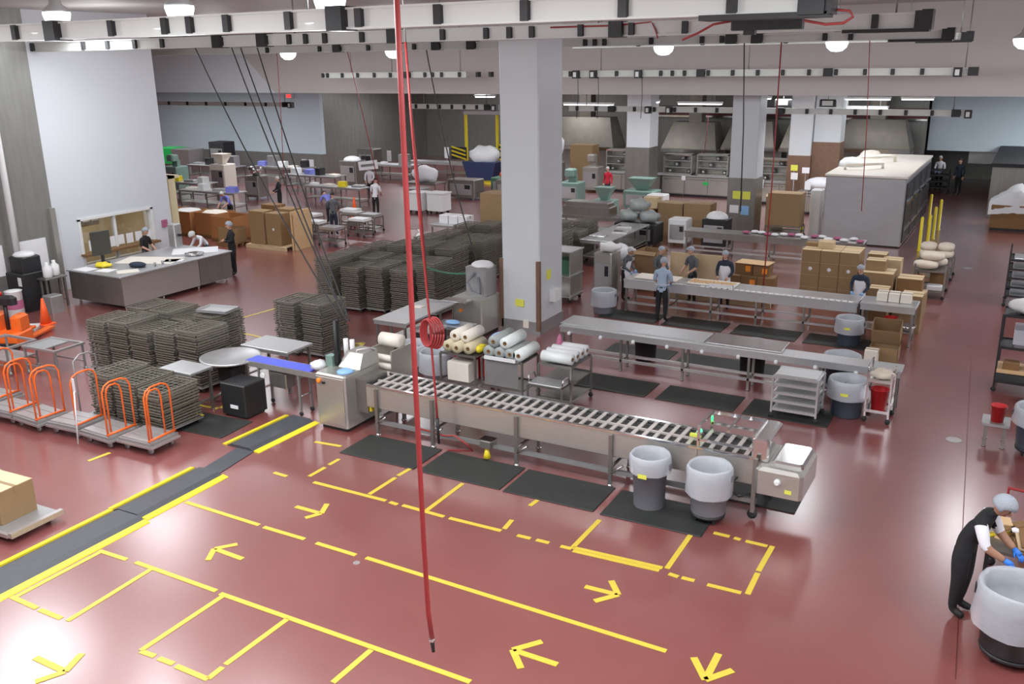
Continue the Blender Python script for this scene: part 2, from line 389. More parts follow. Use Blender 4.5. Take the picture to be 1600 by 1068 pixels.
struct('notice', MB().box(-10.1, -9.75, 35.46, 35.49, .9, 1.2), PAPER, c1); struct('notice', MB().box(-9.65, -9.35, 35.46, 35.49, .85, 1.2), BLUEL, c1)
column(-17.55, -16.35, 43, 44.2, 2.55, BC, 'white column left of the steel hoods')
column(-9.65, -8.68, 42.8, 43.8, 2.45, BC, 'white column behind the stacked notices', RUST)
column(-8.66, -7.5, 43.0, 44, 3.05, BC, 'white column beside the big steel oven', RUST)

# ---------------------------------------------------------------- tape on the floor
def tape(a, b, wd=.075, name='tape_strip', parent=None, mat=YEL, z=.003):
    a, b = G(*a), G(*b); d = b - a; L = d.length
    o = link(name, TAPE_ME, parent or floor); o.location = ((a.x + b.x) / 2, (a.y + b.y) / 2, z)
    o.rotation_euler = (0, 0, math.atan2(d.y, d.x)); o.scale = (L, wd, 1)
    return o
TAPE_ME = MB().box(-.5, .5, -.5, .5, -.0025, .0025).mesh('tape_strip', YEL)
for seg in """290,784,405,820 412,823,476,842 494,848,556,867 572,871,1041,1017 155,860,198,874 212,878,338,923 344,927,735,1065
105,970,236,889 220,1016,348,931 325,1060,348,1042 352,1038,450,966 520,1066,580,1015 18,932,58,950 62,952,96,966 220,1017,242,1025 248,1028,271,1037 275,1040,325,1061
25,932,155,863 428,738,448,744 483,744,508,730 514,726,530,717 490,753,603,782 609,784,621,788 629,789,694,807 702,809,783,829
577,772,618,746 622,743,656,723 667,797,723,755 788,826,800,812 828,790,840,781 808,836,829,841 838,843,858,848 876,853,893,857
895,855,1035,887 895,860,1030,891 895,855,937,812 1042,888,1083,830 1045,896,1060,901 1065,902,1085,907 1105,913,1158,926 1168,928,1184,895 1185,892,1207,853
1115,832,1140,838 1147,840,1157,843 1165,845,1199,853 492,690,533,697 380,496,430,482 378,520,410,527 285,628,340,638 345,637,370,622
720,435,760,440 525,552,560,538 138,720,172,707 575,405,660,418 640,460,690,470""".split():
    v = [float(q) for q in seg.split(',')]; tape(v[:2], v[2:])
def strip_mb(a, b, wd, z):
    a, b = G(*a), G(*b); d = (b - a).normalized(); q = Vector((-d.y, d.x, 0)) * wd / 2; h = Vector((0, 0, .0025))
    p = [a - q, b - q, b + q, a + q]; zz = Vector((0, 0, z))
    return MB().add([v + zz - h for v in p] + [v + zz + h for v in p], [(3, 2, 1, 0), (4, 5, 6, 7), (0, 1, 5, 4), (1, 2, 6, 5), (2, 3, 7, 6), (3, 0, 4, 7)])
def arrow(tail, tip, b1, b2):
    sh = part(floor, 'tape_arrow', strip_mb(tail, tip, .085, .003), YEL)
    for b in (b1, b2): part(sh, 'tape_strip', strip_mb(b, tip, .085, .004), YEL)
arrow((462, 791), (502, 802), (511, 787), (477, 809)); arrow((379, 873), (335, 857), (371, 850), (325, 875))
arrow((914, 916), (966, 929), (955, 907), (929, 939)); arrow((871, 1038), (801, 1015), (847, 1002), (814, 1044))
arrow((1123, 1021), (1102, 1062), (1084, 1027), (1145, 1047)); arrow((55, 1027), (102, 1049), (128, 1021), (55, 1065))
arrow((527, 551), (569, 535), (556, 537), (563, 542))
# small plates and joints in the floor
part(floor, 'floor_joint', strip_mb((1517, 560), (1493, 1060), .012, .001), MAROON)
struct('floor_drain', MB().lathe([(.14, .001), (.14, .006), (.12, .008)], 20, (G(1490, 687).x, G(1490, 687).y, 0)), ALU, floor)
struct('floor_drain', MB().lathe([(.05, .001), (.05, .006)], 16, (G(557, 879).x, G(557, 879).y, 0)), ALU, floor)
struct('floor_drain', MB().lathe([(.16, .001), (.16, .005)], 16, (G(1512, 419).x, G(1512, 419).y, 0)), ALU, floor)

# ---------------------------------------------------------------- rubber mats and cable ramps
mat_me = MB().bbox(-.5, .5, -.5, .5, 0, .016, .006).mesh('rubber_mat', MATM)
def mat_at(cx, cy, sx, sy, label, group, rz=0):
    o = link('rubber_mat', mat_me, None, (cx, cy, .001), rz); o.scale = (sx, sy, 1); tag(o, label, 'mat', group)
for x, n in ((-9.42, 'first black floor mat of the row before the slat conveyor, next to the control cabinet'), (-7.72, 'second black floor mat from the control cabinet, before the slat conveyor'),
             (-6.05, 'third black floor mat from the control cabinet, before the slat conveyor'), (-4.33, 'black floor mat under the two lined bins before the slat conveyor')):
    mat_at(x, 12.28, 1.6, .93, n, 'floor mats before the slat conveyor', R(1))
for x, n in ((-9.2, 'black mat behind the slat conveyor beside the control cabinet'), (-7.4, 'black mat behind the slat conveyor under the red air hose'), (-5.6, 'black mat behind the middle of the slat conveyor'), (-3.3, 'black mat under the motor end of the slat conveyor')):
    mat_at(x, 14.55 - (.9 if x > -4 else 0), 1.62, .93, n, 'floor mats behind the slat conveyor')
for x, n in ((-7.2, 'black mat before the long steel table, beside the film trolley'), (-5.35, 'black mat before the middle of the long steel table'), (-3.55, 'black mat under the trolley of sheet pans')):
    mat_at(x, 17.4, 1.62, .93, n, 'floor mats before the long steel table')
for x, n in ((-7.6, 'black mat behind the left half of the long steel table'), (-5.8, 'black mat behind the middle of the long steel table'), (-4.0, 'black mat behind the right half of the long steel table')):
    mat_at(x, 19.75, 1.62, .9, n, 'floor mats behind the long steel table')
for x, n in ((-9.0, 'black mat under the pale blue worker at the packing line'), (-7.2, 'second black mat along the packing line'), (-5.35, 'third black mat along the packing line'), (-3.55, 'black mat beside the lined bin at the packing line')):
    mat_at(x, 22.7, 1.62, .9, n, 'floor mats before the packing line')
mat_at(-13.3, 11.7, 1.3, .9, 'black mat on the floor behind the orange platform trolleys', None, R(4))
def ramp(x0, x1, y0, y1, rz, label):
    cx, cy, wd, ln = (x0 + x1) / 2, (y0 + y1) / 2, x1 - x0, y1 - y0
    t = thing('cable_ramp', label, 'cable ramp', (cx, cy, .001), rz, 'rubber cable ramps')
    h, e = .055, .12
    part(t, 'ramp_body', MB().add([(-wd / 2 + e, -ln / 2, 0), (wd / 2 - e, -ln / 2, 0), (wd / 2 - e, ln / 2, 0), (-wd / 2 + e, ln / 2, 0), (-wd / 2 + 2 * e, -ln / 2, h), (wd / 2 - 2 * e, -ln / 2, h), (wd / 2 - 2 * e, ln / 2, h), (-wd / 2 + 2 * e, ln / 2, h)],
                                  [(3, 2, 1, 0), (4, 5, 6, 7), (0, 1, 5, 4), (1, 2, 6, 5), (2, 3, 7, 6), (3, 0, 4, 7)]), RAMPB)
    for s in (-1, 1):
        part(t, 'yellow_edge', MB().add([(s * wd / 2, -ln / 2, 0), (s * (wd / 2 - e), -ln / 2, 0), (s * (wd / 2 - e), ln / 2, 0), (s * wd / 2, ln / 2, 0), (s * (wd / 2 - .01), -ln / 2, .012), (s * (wd / 2 - e), -ln / 2, .03), (s * (wd / 2 - e), ln / 2, .03), (s * (wd / 2 - .01), ln / 2, .012)],
                                       [(3, 2, 1, 0), (4, 5, 6, 7), (0, 1, 5, 4), (1, 2, 6, 5), (2, 3, 7, 6), (3, 0, 4, 7)]), YELP)
    return t
ramp(-12.05, -11.1, 5.3, 8.38, R(.5), 'dark rubber cable ramp with yellow edges, cut by the picture edge')
ramp(-12.12, -11.22, 8.40, 10.12, R(1.5), 'dark rubber cable ramp with yellow edges between the taped bays and the joining strip')
ramp(-12.4, -11.48, 11.12, 12.75, R(-1), 'dark rubber cable ramp with yellow edges running up to the control cabinet')
ramp(-12.5, -11.6, 14.7, 17.6, R(-1), 'dark rubber cable ramp with yellow edges behind the slat conveyor')
solo('joining_strip', 'narrow grey rubber strip joining two cable ramps', 'strip', MB().box(-.2, .2, -.52, .52, 0, .012), RAMPB, (-11.75, 10.62, .002), R(8))

# ---------------------------------------------------------------- overhead power rails
COUP = MB().box(-.5, .5, -.5, .5, -.5, .5).mesh('coupler', BLACK)
def rail(y, xa, xb, z0, z1, xs, label, big=(), hang=(), hz=HC, thick=.16, boxes=()):
    t = thing('overhead_rail', label, 'overhead rail', ((xa + xb) / 2, y, z0), 0, 'white overhead power rails')
    L = xb - xa; h = z1 - z0; cx = (xa + xb) / 2
    part(t, 'beam', MB().box(-L / 2, L / 2, -thick / 2, thick / 2, .02, h - .02).box(-L / 2, L / 2, -thick * .75, thick * .75, 0, .03).box(-L / 2, L / 2, -thick * .75, thick * .75, h - .03, h), RAIL)
    for x in xs:
        o = link('coupler', COUP, t, (x - cx, -.03, h / 2)); o.scale = (.11, thick * 1.6, h * .86)
    for x in big:
        o = link('power_box', COUP, t, (x - cx, -.06, h / 2)); o.scale = (.28, thick * 2, h * 1.15)
    if z0 > 7: part(t, 'end_bar', MB().box(L / 2 - 1.3, L / 2 + .12, -thick, thick, -.05, .01), BLACK); part(t, 'end_cap', MB().box(L / 2 - .02, L / 2 + .16, -thick, thick, -.02, h + .04), BLACK)
    for x in hang: part(t, 'hanger_rod', MB().tube([(x - cx, 0, h), (x - cx, 0, hz - z0 - .01)], .018, 6), GREYM)
    for x in boxes:
        o = link('socket_box', MB().box(-.12, .12, -.16, .1, -.14, .14).mesh('socket_box', BLACK), t, (x - cx, -.1, h / 2 - .02)); part(t, 'socket_plate', MB().box(-.07, .05, -.015, 0, -.09, .08), WHITEP, (x - cx, -.262, h / 2 - .02))
    return t
X = lambda px, py, y: onY(px, py, y).x
rail(11, -20, X(1280, 10, 11), 7.15, 7.44, [X(p, 25, 11) for p in (30, 182, 266, 305, 363, 460, 570, 693, 828, 980, 1148)], 'nearest white overhead rail, cut by the top of the picture', [X(537, 25, 11), X(1274, 10, 11), X(95, 50, 11)], [-9.5, -5.6, -3], HC, .18)
rail(18, -34, X(1443, 32, 18), 7.12, 7.39, [X(p, 52, 18) for p in (17, 53, 133, 171, 214, 257, 456, 482, 512, 570, 696, 764, 800, 835, 911, 990, 1073, 1367)], 'second white overhead rail, passing before the white column', [X(p, 50, 18) for p in (345, 415, 620, 967, 1443)], [-16, -11.8, -8, -4.6, -2.4])
rail(25, -34, X(1482, 47, 25), 7.04, 7.25, [X(p, 64, 25) for p in (90, 150, 205, 420, 502, 578, 650, 917, 932, 947, 1020, 1099, 1130, 1290, 1330)], 'third white overhead rail, just behind the white column', [X(p, 62, 25) for p in (530, 685, 740, 1145, 1185, 1482)], [-20, -15, -7, -3])
rail(29.5, -14, X(1512, 52, 29.5), 7.05, 7.25, [X(p, 58, 29.5) for p in (1000, 1100, 1230, 1400)], 'short white overhead rail close below the ceiling near the bulkhead', [X(1512, 52, 29.5)], [-8, -2.2])
for k, (xa, xb, pxs, lab, bx) in enumerate(((-27.0, -19.8, (507, 514, 537, 561, 587, 612, 633, 666, 678, 692, 720, 748, 768), 'white overhead rail before the bulkhead, left of the white column', ()),
        (-15.6, -1.85, (893, 965, 1034, 1052, 1071, 1108, 1146, 1185, 1224, 1265, 1307, 1352, 1395, 1441), 'white overhead rail before the bulkhead, right of the white column', (903, 930, 1000, 1497)))):
    rail(32, xa, xb, 6.08, 6.30, [X(p, 116, 32) for p in pxs], lab, [X(p, 112, 32) for p in ((639,) if k == 0 else (1097, 1295, 1521))], [xa + 1.5, xb - .3, (xa + xb) / 2], HC, .14, [X(p, 115, 32) for p in bx])
for xa, xb, n, lab, bx in ((-47, -33.3, 9, 'low overhead rail with a black end box before the pale blue wall', ()), (-26.1, -21.3, 6, 'low white overhead rail over the yellow striped lift frame', ()), (-17.75, -2.1, 17, 'low white overhead rail over the kitchen zone', (-14.1, -13.2))):
    xs = [xa + .4 + i * (xb - xa - .8) / n for i in range(n + 1)]
    rail(37, xa, xb, 4.58, 4.80, xs, lab, [xb - .5] + ([xa + 2, xa + 9] if n > 10 else []), [xa + .8, xb - .6], BC, .13, list(bx) + [xb - .1])
for x, lab in ((-8.9, 'small black framed socket box hanging over the kitchen column'), (-7.2, 'second small black framed socket box hanging near the white kitchen columns')):
    t = thing('hanging_socket_box', lab, 'socket box', (x, 38, 4.95), 0, 'hanging socket boxes')
    part(t, 'box', MB().bbox(-.32, .32, -.1, .1, -.14, .14, .03), BLACK); part(t, 'plate', MB().box(-.2, .2, -.115, -.1, -.09, .09), RAIL); part(t, 'hanger_rod', MB().tube([(0, 0, .14), (0, 0, BC - 4.96)], .015, 6), GREYM)
t = thing('hanging_cable_box', 'long black cable box under the nearest overhead rails', 'cable box', (-3.33, 13, 7.11), 0)
part(t, 'box', MB().bbox(-.47, .47, -.09, .09, -.07, .07, .02), BLACK); part(t, 'plug', MB().box(-.3, -.15, -.06, .06, -.13, -.07), BLACK); part(t, 'hanger_rod', MB().tube([(.3, 0, .07), (.3, 0, HC - 7.12)], .015, 6), GREYM)
def slack(pxs, y, label, r=.016): solo('hanging_red_hose', label, 'hose', MB().tube([onY(px, py, y) for px, py in pxs], r, 6), REDH)
slack(((860, 43), (960, 40), (1018, 34), (1024, 46), (1028, 60)), 17.89, 'slack red hose lying along the second rail and dropping at the bright lamp')
slack(((1066, 62), (1090, 52), (1115, 38), (1143, 33)), 13, 'slack red hose rising to the left end of the black cable box')
slack(((1256, 32), (1290, 38), (1318, 36), (1333, 26), (1328, 17), (1305, 15), (1280, 20)), 11.2, 'slack red hose bowing under the end of the nearest rail')

# ---------------------------------------------------------------- ceiling lamps
def lamp(x, y, z, label, hz=HC, r=.24):
    t = thing('ceiling_lamp', label, 'lamp', (x, y, z), 0, 'round high bay lamps')
    part(t, 'housing', MB().lathe([(.05, .30), (.10, .27), (r * .45, .14), (r * .98, .03), (r * .96, 0)], 20), GREYM)
    part(t, 'lens', MB().lathe([(.02, -.26), (r * .5, -.24), (r * .85, -.15), (r * .98, -.04), (r * .95, .01)], 20), LAMPON)
    part(t, 'hanger_rod', MB().tube([(0, 0, .3), (0, 0, hz - z - .01)], .014, 6), GREYM)
    hall_light(0, 0, -.36, t)
for (px, py), y, lab in zip(((88, 22), (280, 12), (515, 0)), (11.4,) * 3, ('round ceiling lamp at the far left of the nearest row', 'round ceiling lamp over the nearest rail, left of the black cables', 'round ceiling lamp cut by the top picture edge')):
    p = onY(px, py - 3, y); lamp(p.x, y, p.z, lab)
for px, py, lab in ((450, 86, 'bright round lamp above the red exit light'), (615, 83, 'bright round lamp beside the long red hose'), (828, 80, 'round lamp hidden behind the white column'), (1037, 76, 'bright round lamp right of the white column'), (1308, 69, 'bright round lamp near the right end of the rails')):
    p = onY(px, py - 4, 27); lamp(p.x, 27, p.z, lab, HC, .30)
p = onY(1604, 60, 27); lamp(p.x, 27, p.z, 'round lamp at the right picture edge', HC, .30)
# fluorescent fittings of the kitchen zone
def tube_lamp(px0, px1, py, y, label):
    a, b = onY(px0, py, y), onY(px1, py, y)
    t = thing('ceiling_tube_lamp', label, 'lamp', ((a.x + b.x) / 2, y, a.z), 0, 'fluorescent fittings over the kitchen zone')
    L = b.x - a.x
    part(t, 'housing', MB().box(-L / 2, L / 2, -.2, .2, .05, .14), WHITEP); part(t, 'tube_panel', MB().box(-L / 2 + .04, L / 2 - .04, -.16, .16, 0, .06), TUBEON)
    part(t, 'hanger_rod', MB().tube([(-L / 3, 0, .14), (-L / 3, 0, BC - a.z - .01)], .015, 6).tube([(L / 3, 0, .14), (L / 3, 0, BC - a.z - .01)], .015, 6), GREYM)
for a in ((882, 958, 164, 44, 'lit fitting right of the main column over the kitchen'), (985, 1030, 160, 44, 'lit fitting left of the red hose over the kitchen'), (1060, 1128, 163, 44, 'lit fitting above the two white socket plates'), (1185, 1205, 155, 42, 'small lit fitting right of the kitchen column'),
          (1312, 1392, 156, 44, 'upper lit fitting above the big oven'), (1312, 1388, 170, 46.5, 'lower lit fitting above the big oven'), (1408, 1460, 156, 44, 'lit fitting beside the pale wall at the end of the aisle'), (744, 772, 152, 42, 'small lit fitting left of the main column')): tube_lamp(*a)
p = onY(451, 150, 45.9)
t = thing('exit_sign_mount', 'small glowing red exit light high on the pale blue wall', 'sign', (p.x, 45.9, p.z)); part(t, 'housing', MB().box(-.2, .2, .0, .28, -.12, .12), WHITEP); part(t, 'lit_face', MB().box(-.17, .17, -.02, 0, -.1, .1), GLOWR)

# ---------------------------------------------------------------- hanging hoses and cables
def sag(a, b, s, n=14):
    a, b = Vector(a), Vector(b); return [a.lerp(b, i / n) + Vector((0, 0, -s * 4 * (i / n) * (1 - i / n))) for i in range(n + 1)]
t = thing('hanging_hose', 'long red air hose hanging free over the taped floor', 'hose', (-4.87, 6.8, 8.28))
part(t, 'hose', MB().tube([(-.02, 0, 0), (-.03, .02, -2), (-.01, 0, -4.5), (0, 0, -6.2), (.03, -.02, -7.0), (.07, -.03, -7.32)], .026, 10), REDH)
part(t, 'nozzle', MB().tube([(.07, -.03, -7.32), (.08, -.03, -7.45)], [.024, .018], 8), BLACK); part(t, 'collar', MB().tube([(.068, -.03, -7.29), (.071, -.03, -7.325)], .034, 8), CHROME)
t = thing('hanging_hose', 'red air hose with a coiled loop hanging over the slat conveyor', 'hose', (-8.65, 12.55, 7.0))
A = onY(672, 520, 12.55); z0 = A.z - 7.0
part(t, 'hose', MB().tube([(-.24, 0, 0), (-.18, 0, -1.5), (-.10, 0, -3.0), (0, 0, z0 + .3), (.02, 0, z0 - .3), (.05, .02, -5.9), (.08, 0, -6.35)], .02, 8), REDH)
coil = MB()
for k in range(5):
    pts = [(.03 * (k - 2) + .01 + (.13 + .012 * k) * _c(2 * math.pi * i / 18), -.03 + .02 * k, z0 + (.24 + .01 * k) * _s(2 * math.pi * i / 18)) for i in range(19)]
    coil.tube(pts, .018, 6)
part(t, 'coil', coil, REDH); part(t, 'nozzle', MB().tube([(.08, 0, -6.3), (.09, 0, -6.78)], [.03, .022], 8), BLACK)
part(t, 'hanger', MB().tube([(-.24, 0, 0), (-.26, .0, 1.29)], .014, 6), GREYM)
mast_top = Vector((-11.1, 13.3, 1.95))
for k, (px, yy, s) in enumerate(((305, 18, .25), (362, 18, .2), (376, 18, .15), (402, 18, .2))):
    a = onY(px, 75, yy); b = mast_top + Vector((.05 * k - .1, .04 * (k % 2), .02))
    solo('hanging_cable', ('black cable, leftmost of the bundle running from the second rail down to the cabinet mast', 'black cable, second of the bundle running down to the cabinet mast', 'black cable, third of the bundle running down to the cabinet mast', 'black cable, rightmost of the bundle running down to the cabinet mast')[k], 'cable', MB().tube(sag(a, b, s), .016, 6), BLACK, group='black cables down to the control cabinet')
def drop(px0, py0, px1, py1, y, r, m, label, name='hanging_hose'):
    a, b = onY(px0, py0, y), onY(px1, py1, y)
    solo(name, label, 'hose' if m == REDH else 'cable', MB().tube([a, a.lerp(b, .5) + Vector((.03, 0, 0)), b], r, 6), m)
drop(432, 74, 444, 290, 25, .012, REDH, 'thin red hose hanging left of the bright lamp over the exit light')
drop(540, 69, 592, 290, 25, .014, REDH, 'thin slanting red hose ending above the white shirted worker')
drop(636, 105, 668, 450, 17.8, .018, REDH, 'red hose hanging just right of the long free red hose')
drop(1163, 62, 1157, 330, 25, .018, BLACK, 'straight black cable hanging before the kitchen column', 'hanging_cable')
drop(1221, 66, 1190, 480, 24.8, .020, REDH, 'red hose hanging down to the packing line')
drop(1359, 62, 1346, 330, 25, .012, REDH, 'thin red hose hanging before the big steel oven')
drop(1107, 176, 1100, 240, 37, .012, REDH, 'short red hose hanging over the kitchen hoods')
for px in (903, 935, 1003):
    drop(px, 120, px - 2, 185, 32, .012, BLACK, 'thin black cable under the socket box, %s' % {903: 'closest to the main column', 935: 'second from the main column', 1003: 'third from the main column'}[px], 'hanging_cable')
a = onY(665, 72, 25); b = Vector((-11.95, 19.6, 1.75))
solo('hanging_cable', 'dark cable swinging down from the third rail to the wrapping machine', 'cable', MB().tube(sag(a, b, .5), .018, 6), BLACK)
a = onY(660, 415, 19.5); solo('hanging_cable', 'sagging green cable leading to the wrapping machine', 'cable', MB().tube(sag(a, (-11.9, 19.5, 1.6), .12), .03, 6), DKGREEN)
# ================================================================ SLAT CONVEYOR
CX0, CX1, CY0, CY1 = -10.35, -2.95, 12.84, 13.62
cv = thing('slat_conveyor', 'long steel slat conveyor running across the middle of the hall', 'conveyor', ((CX0 + CX1) / 2, (CY0 + CY1) / 2, 0))
ox, oy = -(CX0 + CX1) / 2, -(CY0 + CY1) / 2
joints = [CX0, -8.86, -7.13, -5.38, -3.95, CX1]
for a, b in zip(joints, joints[1:]):
    part(cv, 'side_panel', MB().box(a + ox + .004, b + ox - .004, CY0 + oy, CY0 + oy + .02, .52, .93), STEEL)
part(cv, 'back_panel', MB().box(CX0 + ox, CX1 + ox, CY1 + oy - .02, CY1 + oy, .52, .93), STEEL)
part(cv, 'bed', MB().box(CX0 + ox, CX1 + ox, CY0 + oy + .02, CY1 + oy - .02, .80, .897), BLACK)
part(cv, 'under_pan', MB().box(CX0 + ox, CX1 + ox, CY0 + oy + .03, CY1 + oy - .03, .50, .53), STEELD)
for y in (CY0 + oy - .01, CY1 + oy - .05): part(cv, 'edge_rail', MB().box(CX0 + ox, CX1 + ox, y, y + .06, .925, .955), CHROME)
part(cv, 'centre_rail', MB().box(CX0 + ox, CX1 + ox, -.025, .025, .897, .926), SLATM)
slat = MB().box(-.034, .034, CY0 + oy + .05, CY1 + oy - .05, .897, .922).mesh('slat', SLATM)
n = 40
for i in range(n): link('slat', slat, cv, (CX0 + ox + .1 + i * (CX1 - CX0 - .2) / (n - 1), 0, 0))
link_me = MB().box(-.07, .07, -.11, .11, .862, .885).mesh('tray', STEELD)
leg_me = MB().box(-.03, .03, -.03, .03, .03, .90).mesh('leg', STEELD); foot_me = MB().lathe([(.055, 0), (.055, .015), (.03, .03), (.02, .06)], 12).mesh('foot', CHROME)
for x in (-10.1, -8.86, -7.13, -5.38):
    for y in (CY0 - .03, CY1 + .03):
        l = link('leg', leg_me, cv, (x + ox, y + oy, 0)); link('foot', foot_me, l)
    part(cv, 'brace', MB().tube([(x + ox, CY0 + oy, .32), (x + ox, CY1 + oy, .32)], .025, 8), STEELD)
    part(cv, 'strut', MB().tube([(x + ox + .02, CY0 + oy - .05, .24), (x + ox + .22, CY0 + oy - .05, .40)], .018, 8), CHROME)
for y in (CY0 + oy, CY1 + oy): part(cv, 'stretcher', MB().box(CX0 + ox + .2, -3.0 + ox, y - .03, y + .03, .22, .29), GREYM)
# wheeled legs of the motor end
for y in (CY0 - .12, CY1 + .12):
    l = link('leg', leg_me, cv, (-3.02 + ox, y + oy, .1)); part(l, 'caster', MB().lathe([(.02, -.02), (.075, -.02), (.075, .02), (.02, .02)], 14, (0, 0, 0), axis='y'), RUBBER)
part(cv, 'motor_box', MB().bbox(-3.0 + ox, -2.30 + ox, CY0 + oy - .22, CY1 + oy + .02, .50, .92, .05), STEEL)
part(cv, 'motor_cover', MB().bbox(-2.80 + ox, -2.34 + ox, CY0 + oy - .05, CY1 + oy - .05, .92, .99, .03), CHROME)
k = part(cv, 'emergency_knob', MB().lathe([(.05, 0), (.05, -.03), (.03, -.04), (.03, -.06)], 14, axis='y'), WHITEP, (-2.66 + ox, CY0 + oy - .22, .74))
part(cv, 'warning_plate', MB().box(-2.55 + ox, -2.45 + ox, CY0 + oy - .226, CY0 + oy - .221, .58, .64), PAPERY)
# guide frame over the motor end
gf = MB()
for x in (-3.95, -3.1):
    for y in (CY0 + .03, CY1 - .05): gf.box(x + ox - .02, x + ox + .02, y + oy - .02, y + oy + .02, .95, 1.3)
gf.box(-3.95 + ox, -3.1 + ox, CY1 + oy - .07, CY1 + oy - .03, 1.26, 1.31).box(-3.95 + ox, -3.1 + ox, CY1 + oy - .07, CY1 + oy - .03, 1.08, 1.12).box(-3.95 + ox, -3.1 + ox, CY0 + oy + .01, CY0 + oy + .04, 1.06, 1.09)
for x in (-3.95, -3.1, -3.5): gf.box(x + ox - .018, x + ox + .018, CY0 + oy + .03, CY1 + oy - .05, 1.27, 1.31)
part(cv, 'guide_frame', gf, CHROME)
for x in (-3.8, -3.55, -3.3): part(cv, 'clamp_knob', MB().lathe([(.035, 1.31), (.035, 1.33), (.015, 1.34), (.015, 1.37)], 10, (x + ox, CY1 + oy - .2, 0)), ALU)
part(cv, 'end_block', MB().bbox(-3.12 + ox, -2.86 + ox, CY0 + oy - .02, CY1 + oy + .06, .93, 1.28, .03), CHROME)
part(cv, 'sensor_light', MB().lathe([(.035, 0), (.045, .03), (.03, .07)], 12), GLOWG, (-4.05 + ox, CY0 + oy + .4, 1.02)); part(cv, 'sensor_plate', MB().box(-4.2 + ox, -4.02 + ox, CY0 + oy + .36, CY0 + oy + .42, .955, 1.0), PAPERY)
part(cv, 'sensor_arm', MB().tube([(-4.05 + ox, CY0 + oy + .38, .95), (-4.0 + ox, CY0 + oy + .38, 1.05), (-3.95 + ox, CY0 + oy + .06, 1.15)], .015, 6), ALU)
part(cv, 'cable_loop', MB().tube([(-3.3 + ox, CY0 + oy - .02, .6), (-3.45 + ox, CY0 + oy - .05, .4), (-3.25 + ox, CY0 + oy - .06, .3), (-3.0 + ox, CY0 + oy - .04, .42)], .014, 6), BLACK)
pb = part(cv, 'pump_box', MB().box(-.1, .1, -.12, .12, .24, .36), STEELD, (-7.7 + ox, CY0 + oy - .02, 0)); part(pb, 'lid', MB().box(-.13, .13, -.1, .1, .36, .38), CHROME); part(pb, 'yellow_cup', MB().lathe([(.07, .04), (.05, .12), (.03, .22)], 12, (0, -.05, 0)), YELP)
part(cv, 'air_line', MB().tube([(-9.2 + ox, CY0 + oy - .02, .30), (-8.6 + ox, CY0 + oy - .04, .27), (-8.35 + ox, CY0 + oy - .1, .34), (-8.1 + ox, CY0 + oy - .12, .25), (-8.0 + ox, CY0 + oy - .06, .1), (-8.5 + ox, CY0 + oy - .1, .03)], .016, 6), REDH)

# control cabinet at the head of the conveyor
cc = thing('control_cabinet', 'tall steel control cabinet with a yellow switch at the conveyor head', 'cabinet', (-11.0, 12.95, 0))
part(cc, 'body', MB().bbox(-.36, .36, -.36, .72, .08, 1.12, .03), STEEL); part(cc, 'plinth', MB().box(-.3, .3, -.3, .65, 0, .08), BLACK)
part(cc, 'door', MB().bbox(-.32, .32, -.375, -.36, .14, 1.06, .004), STEEL); part(cc, 'switch', MB().lathe([(.045, 0), (.045, -.04), (.025, -.05)], 12, axis='y'), LABO, (-.24, -.375, .98)); part(cc, 'lock', MB().box(-.17, -.10, -.40, -.375, .93, .97), BLACK)
part(cc, 'side_box', MB().box(.36, .62, -.05, .6, .35, 1.0), STEELD); part(cc, 'yellow_box', MB().bbox(.62, .68, -.02, .1, .38, .62, .015), YELP)
mt = part(cc, 'mast', MB().box(-.27, -.21, .22, .28, 1.12, 2.0), BLACK); part(mt, 'cable_bundle', MB().tube([(-.25, .2, 2.0), (-.24, .16, 1.5), (-.2, .12, 1.15)], .04, 8), BLACK); part(mt, 'junction_box', MB().box(-.42, -.26, .05, .22, 1.1, 1.32), TEAL)
part(cc, 'guard_hood', MB().add([(-.15, .1, 1.12), (.36, .1, 1.12), (.36, .72, 1.12), (-.15, .72, 1.12), (-.1, .3, 1.38), (.3, .3, 1.38), (.3, .72, 1.38), (-.1, .72, 1.38)], [(3, 2, 1, 0), (4, 5, 6, 7), (0, 1, 5, 4), (1, 2, 6, 5), (2, 3, 7, 6), (3, 0, 4, 7)]), STEEL)
part(cc, 'hood_arm', MB().tube([(.1, .3, 1.12), (.12, .35, 1.42), (.3, .5, 1.45), (.34, .6, 1.38)], .02, 6), ALU)
solo('folded_cloth', 'blue and white folded cloth lying on the control cabinet', 'cloth', MB().lathe([(.16, 0), (.17, .02), (.1, .05)], 14, wob=.06), [BLUEL], (-10.82, 12.85, 1.121))
for i, x in enumerate((-11.52, -11.36)):
    solo('white_film_tube', ('left white film tube standing on the holder behind the cabinet', 'right white film tube standing on the holder behind the cabinet')[i], 'tube', MB().lathe([(.05, 0), (.05, .42)], 12), WHITEP, (x, 13.75, 1.02))
hs = thing('tube_holder', 'low steel holder shelf for film tubes behind the cabinet', 'shelf', (-11.44, 13.75, 0)); part(hs, 'shelf_plate', MB().box(-.18, .18, -.12, .12, .98, 1.02), STEEL)
for x in (-.15, .15): part(hs, 'leg', MB().box(x - .015, x + .015, -.1, .1, 0, .98), GREYM)
fr = thing('roller_stand', 'steel roller stand with stacked film rollers at the conveyor head', 'roller stand', (-10.72, 14.3, 0))
part(fr, 'side_plate', MB().box(-.28, -.25, -.5, .3, .3, 1.3), STEEL); part(fr, 'side_plate', MB().box(.25, .28, -.5, .3, .3, 1.3), STEEL)
for x in (-.265, .265):
    for y in (-.4, .2): part(fr, 'leg', MB().box(x - .02, x + .02, y - .02, y + .02, 0, .3), STEELD)
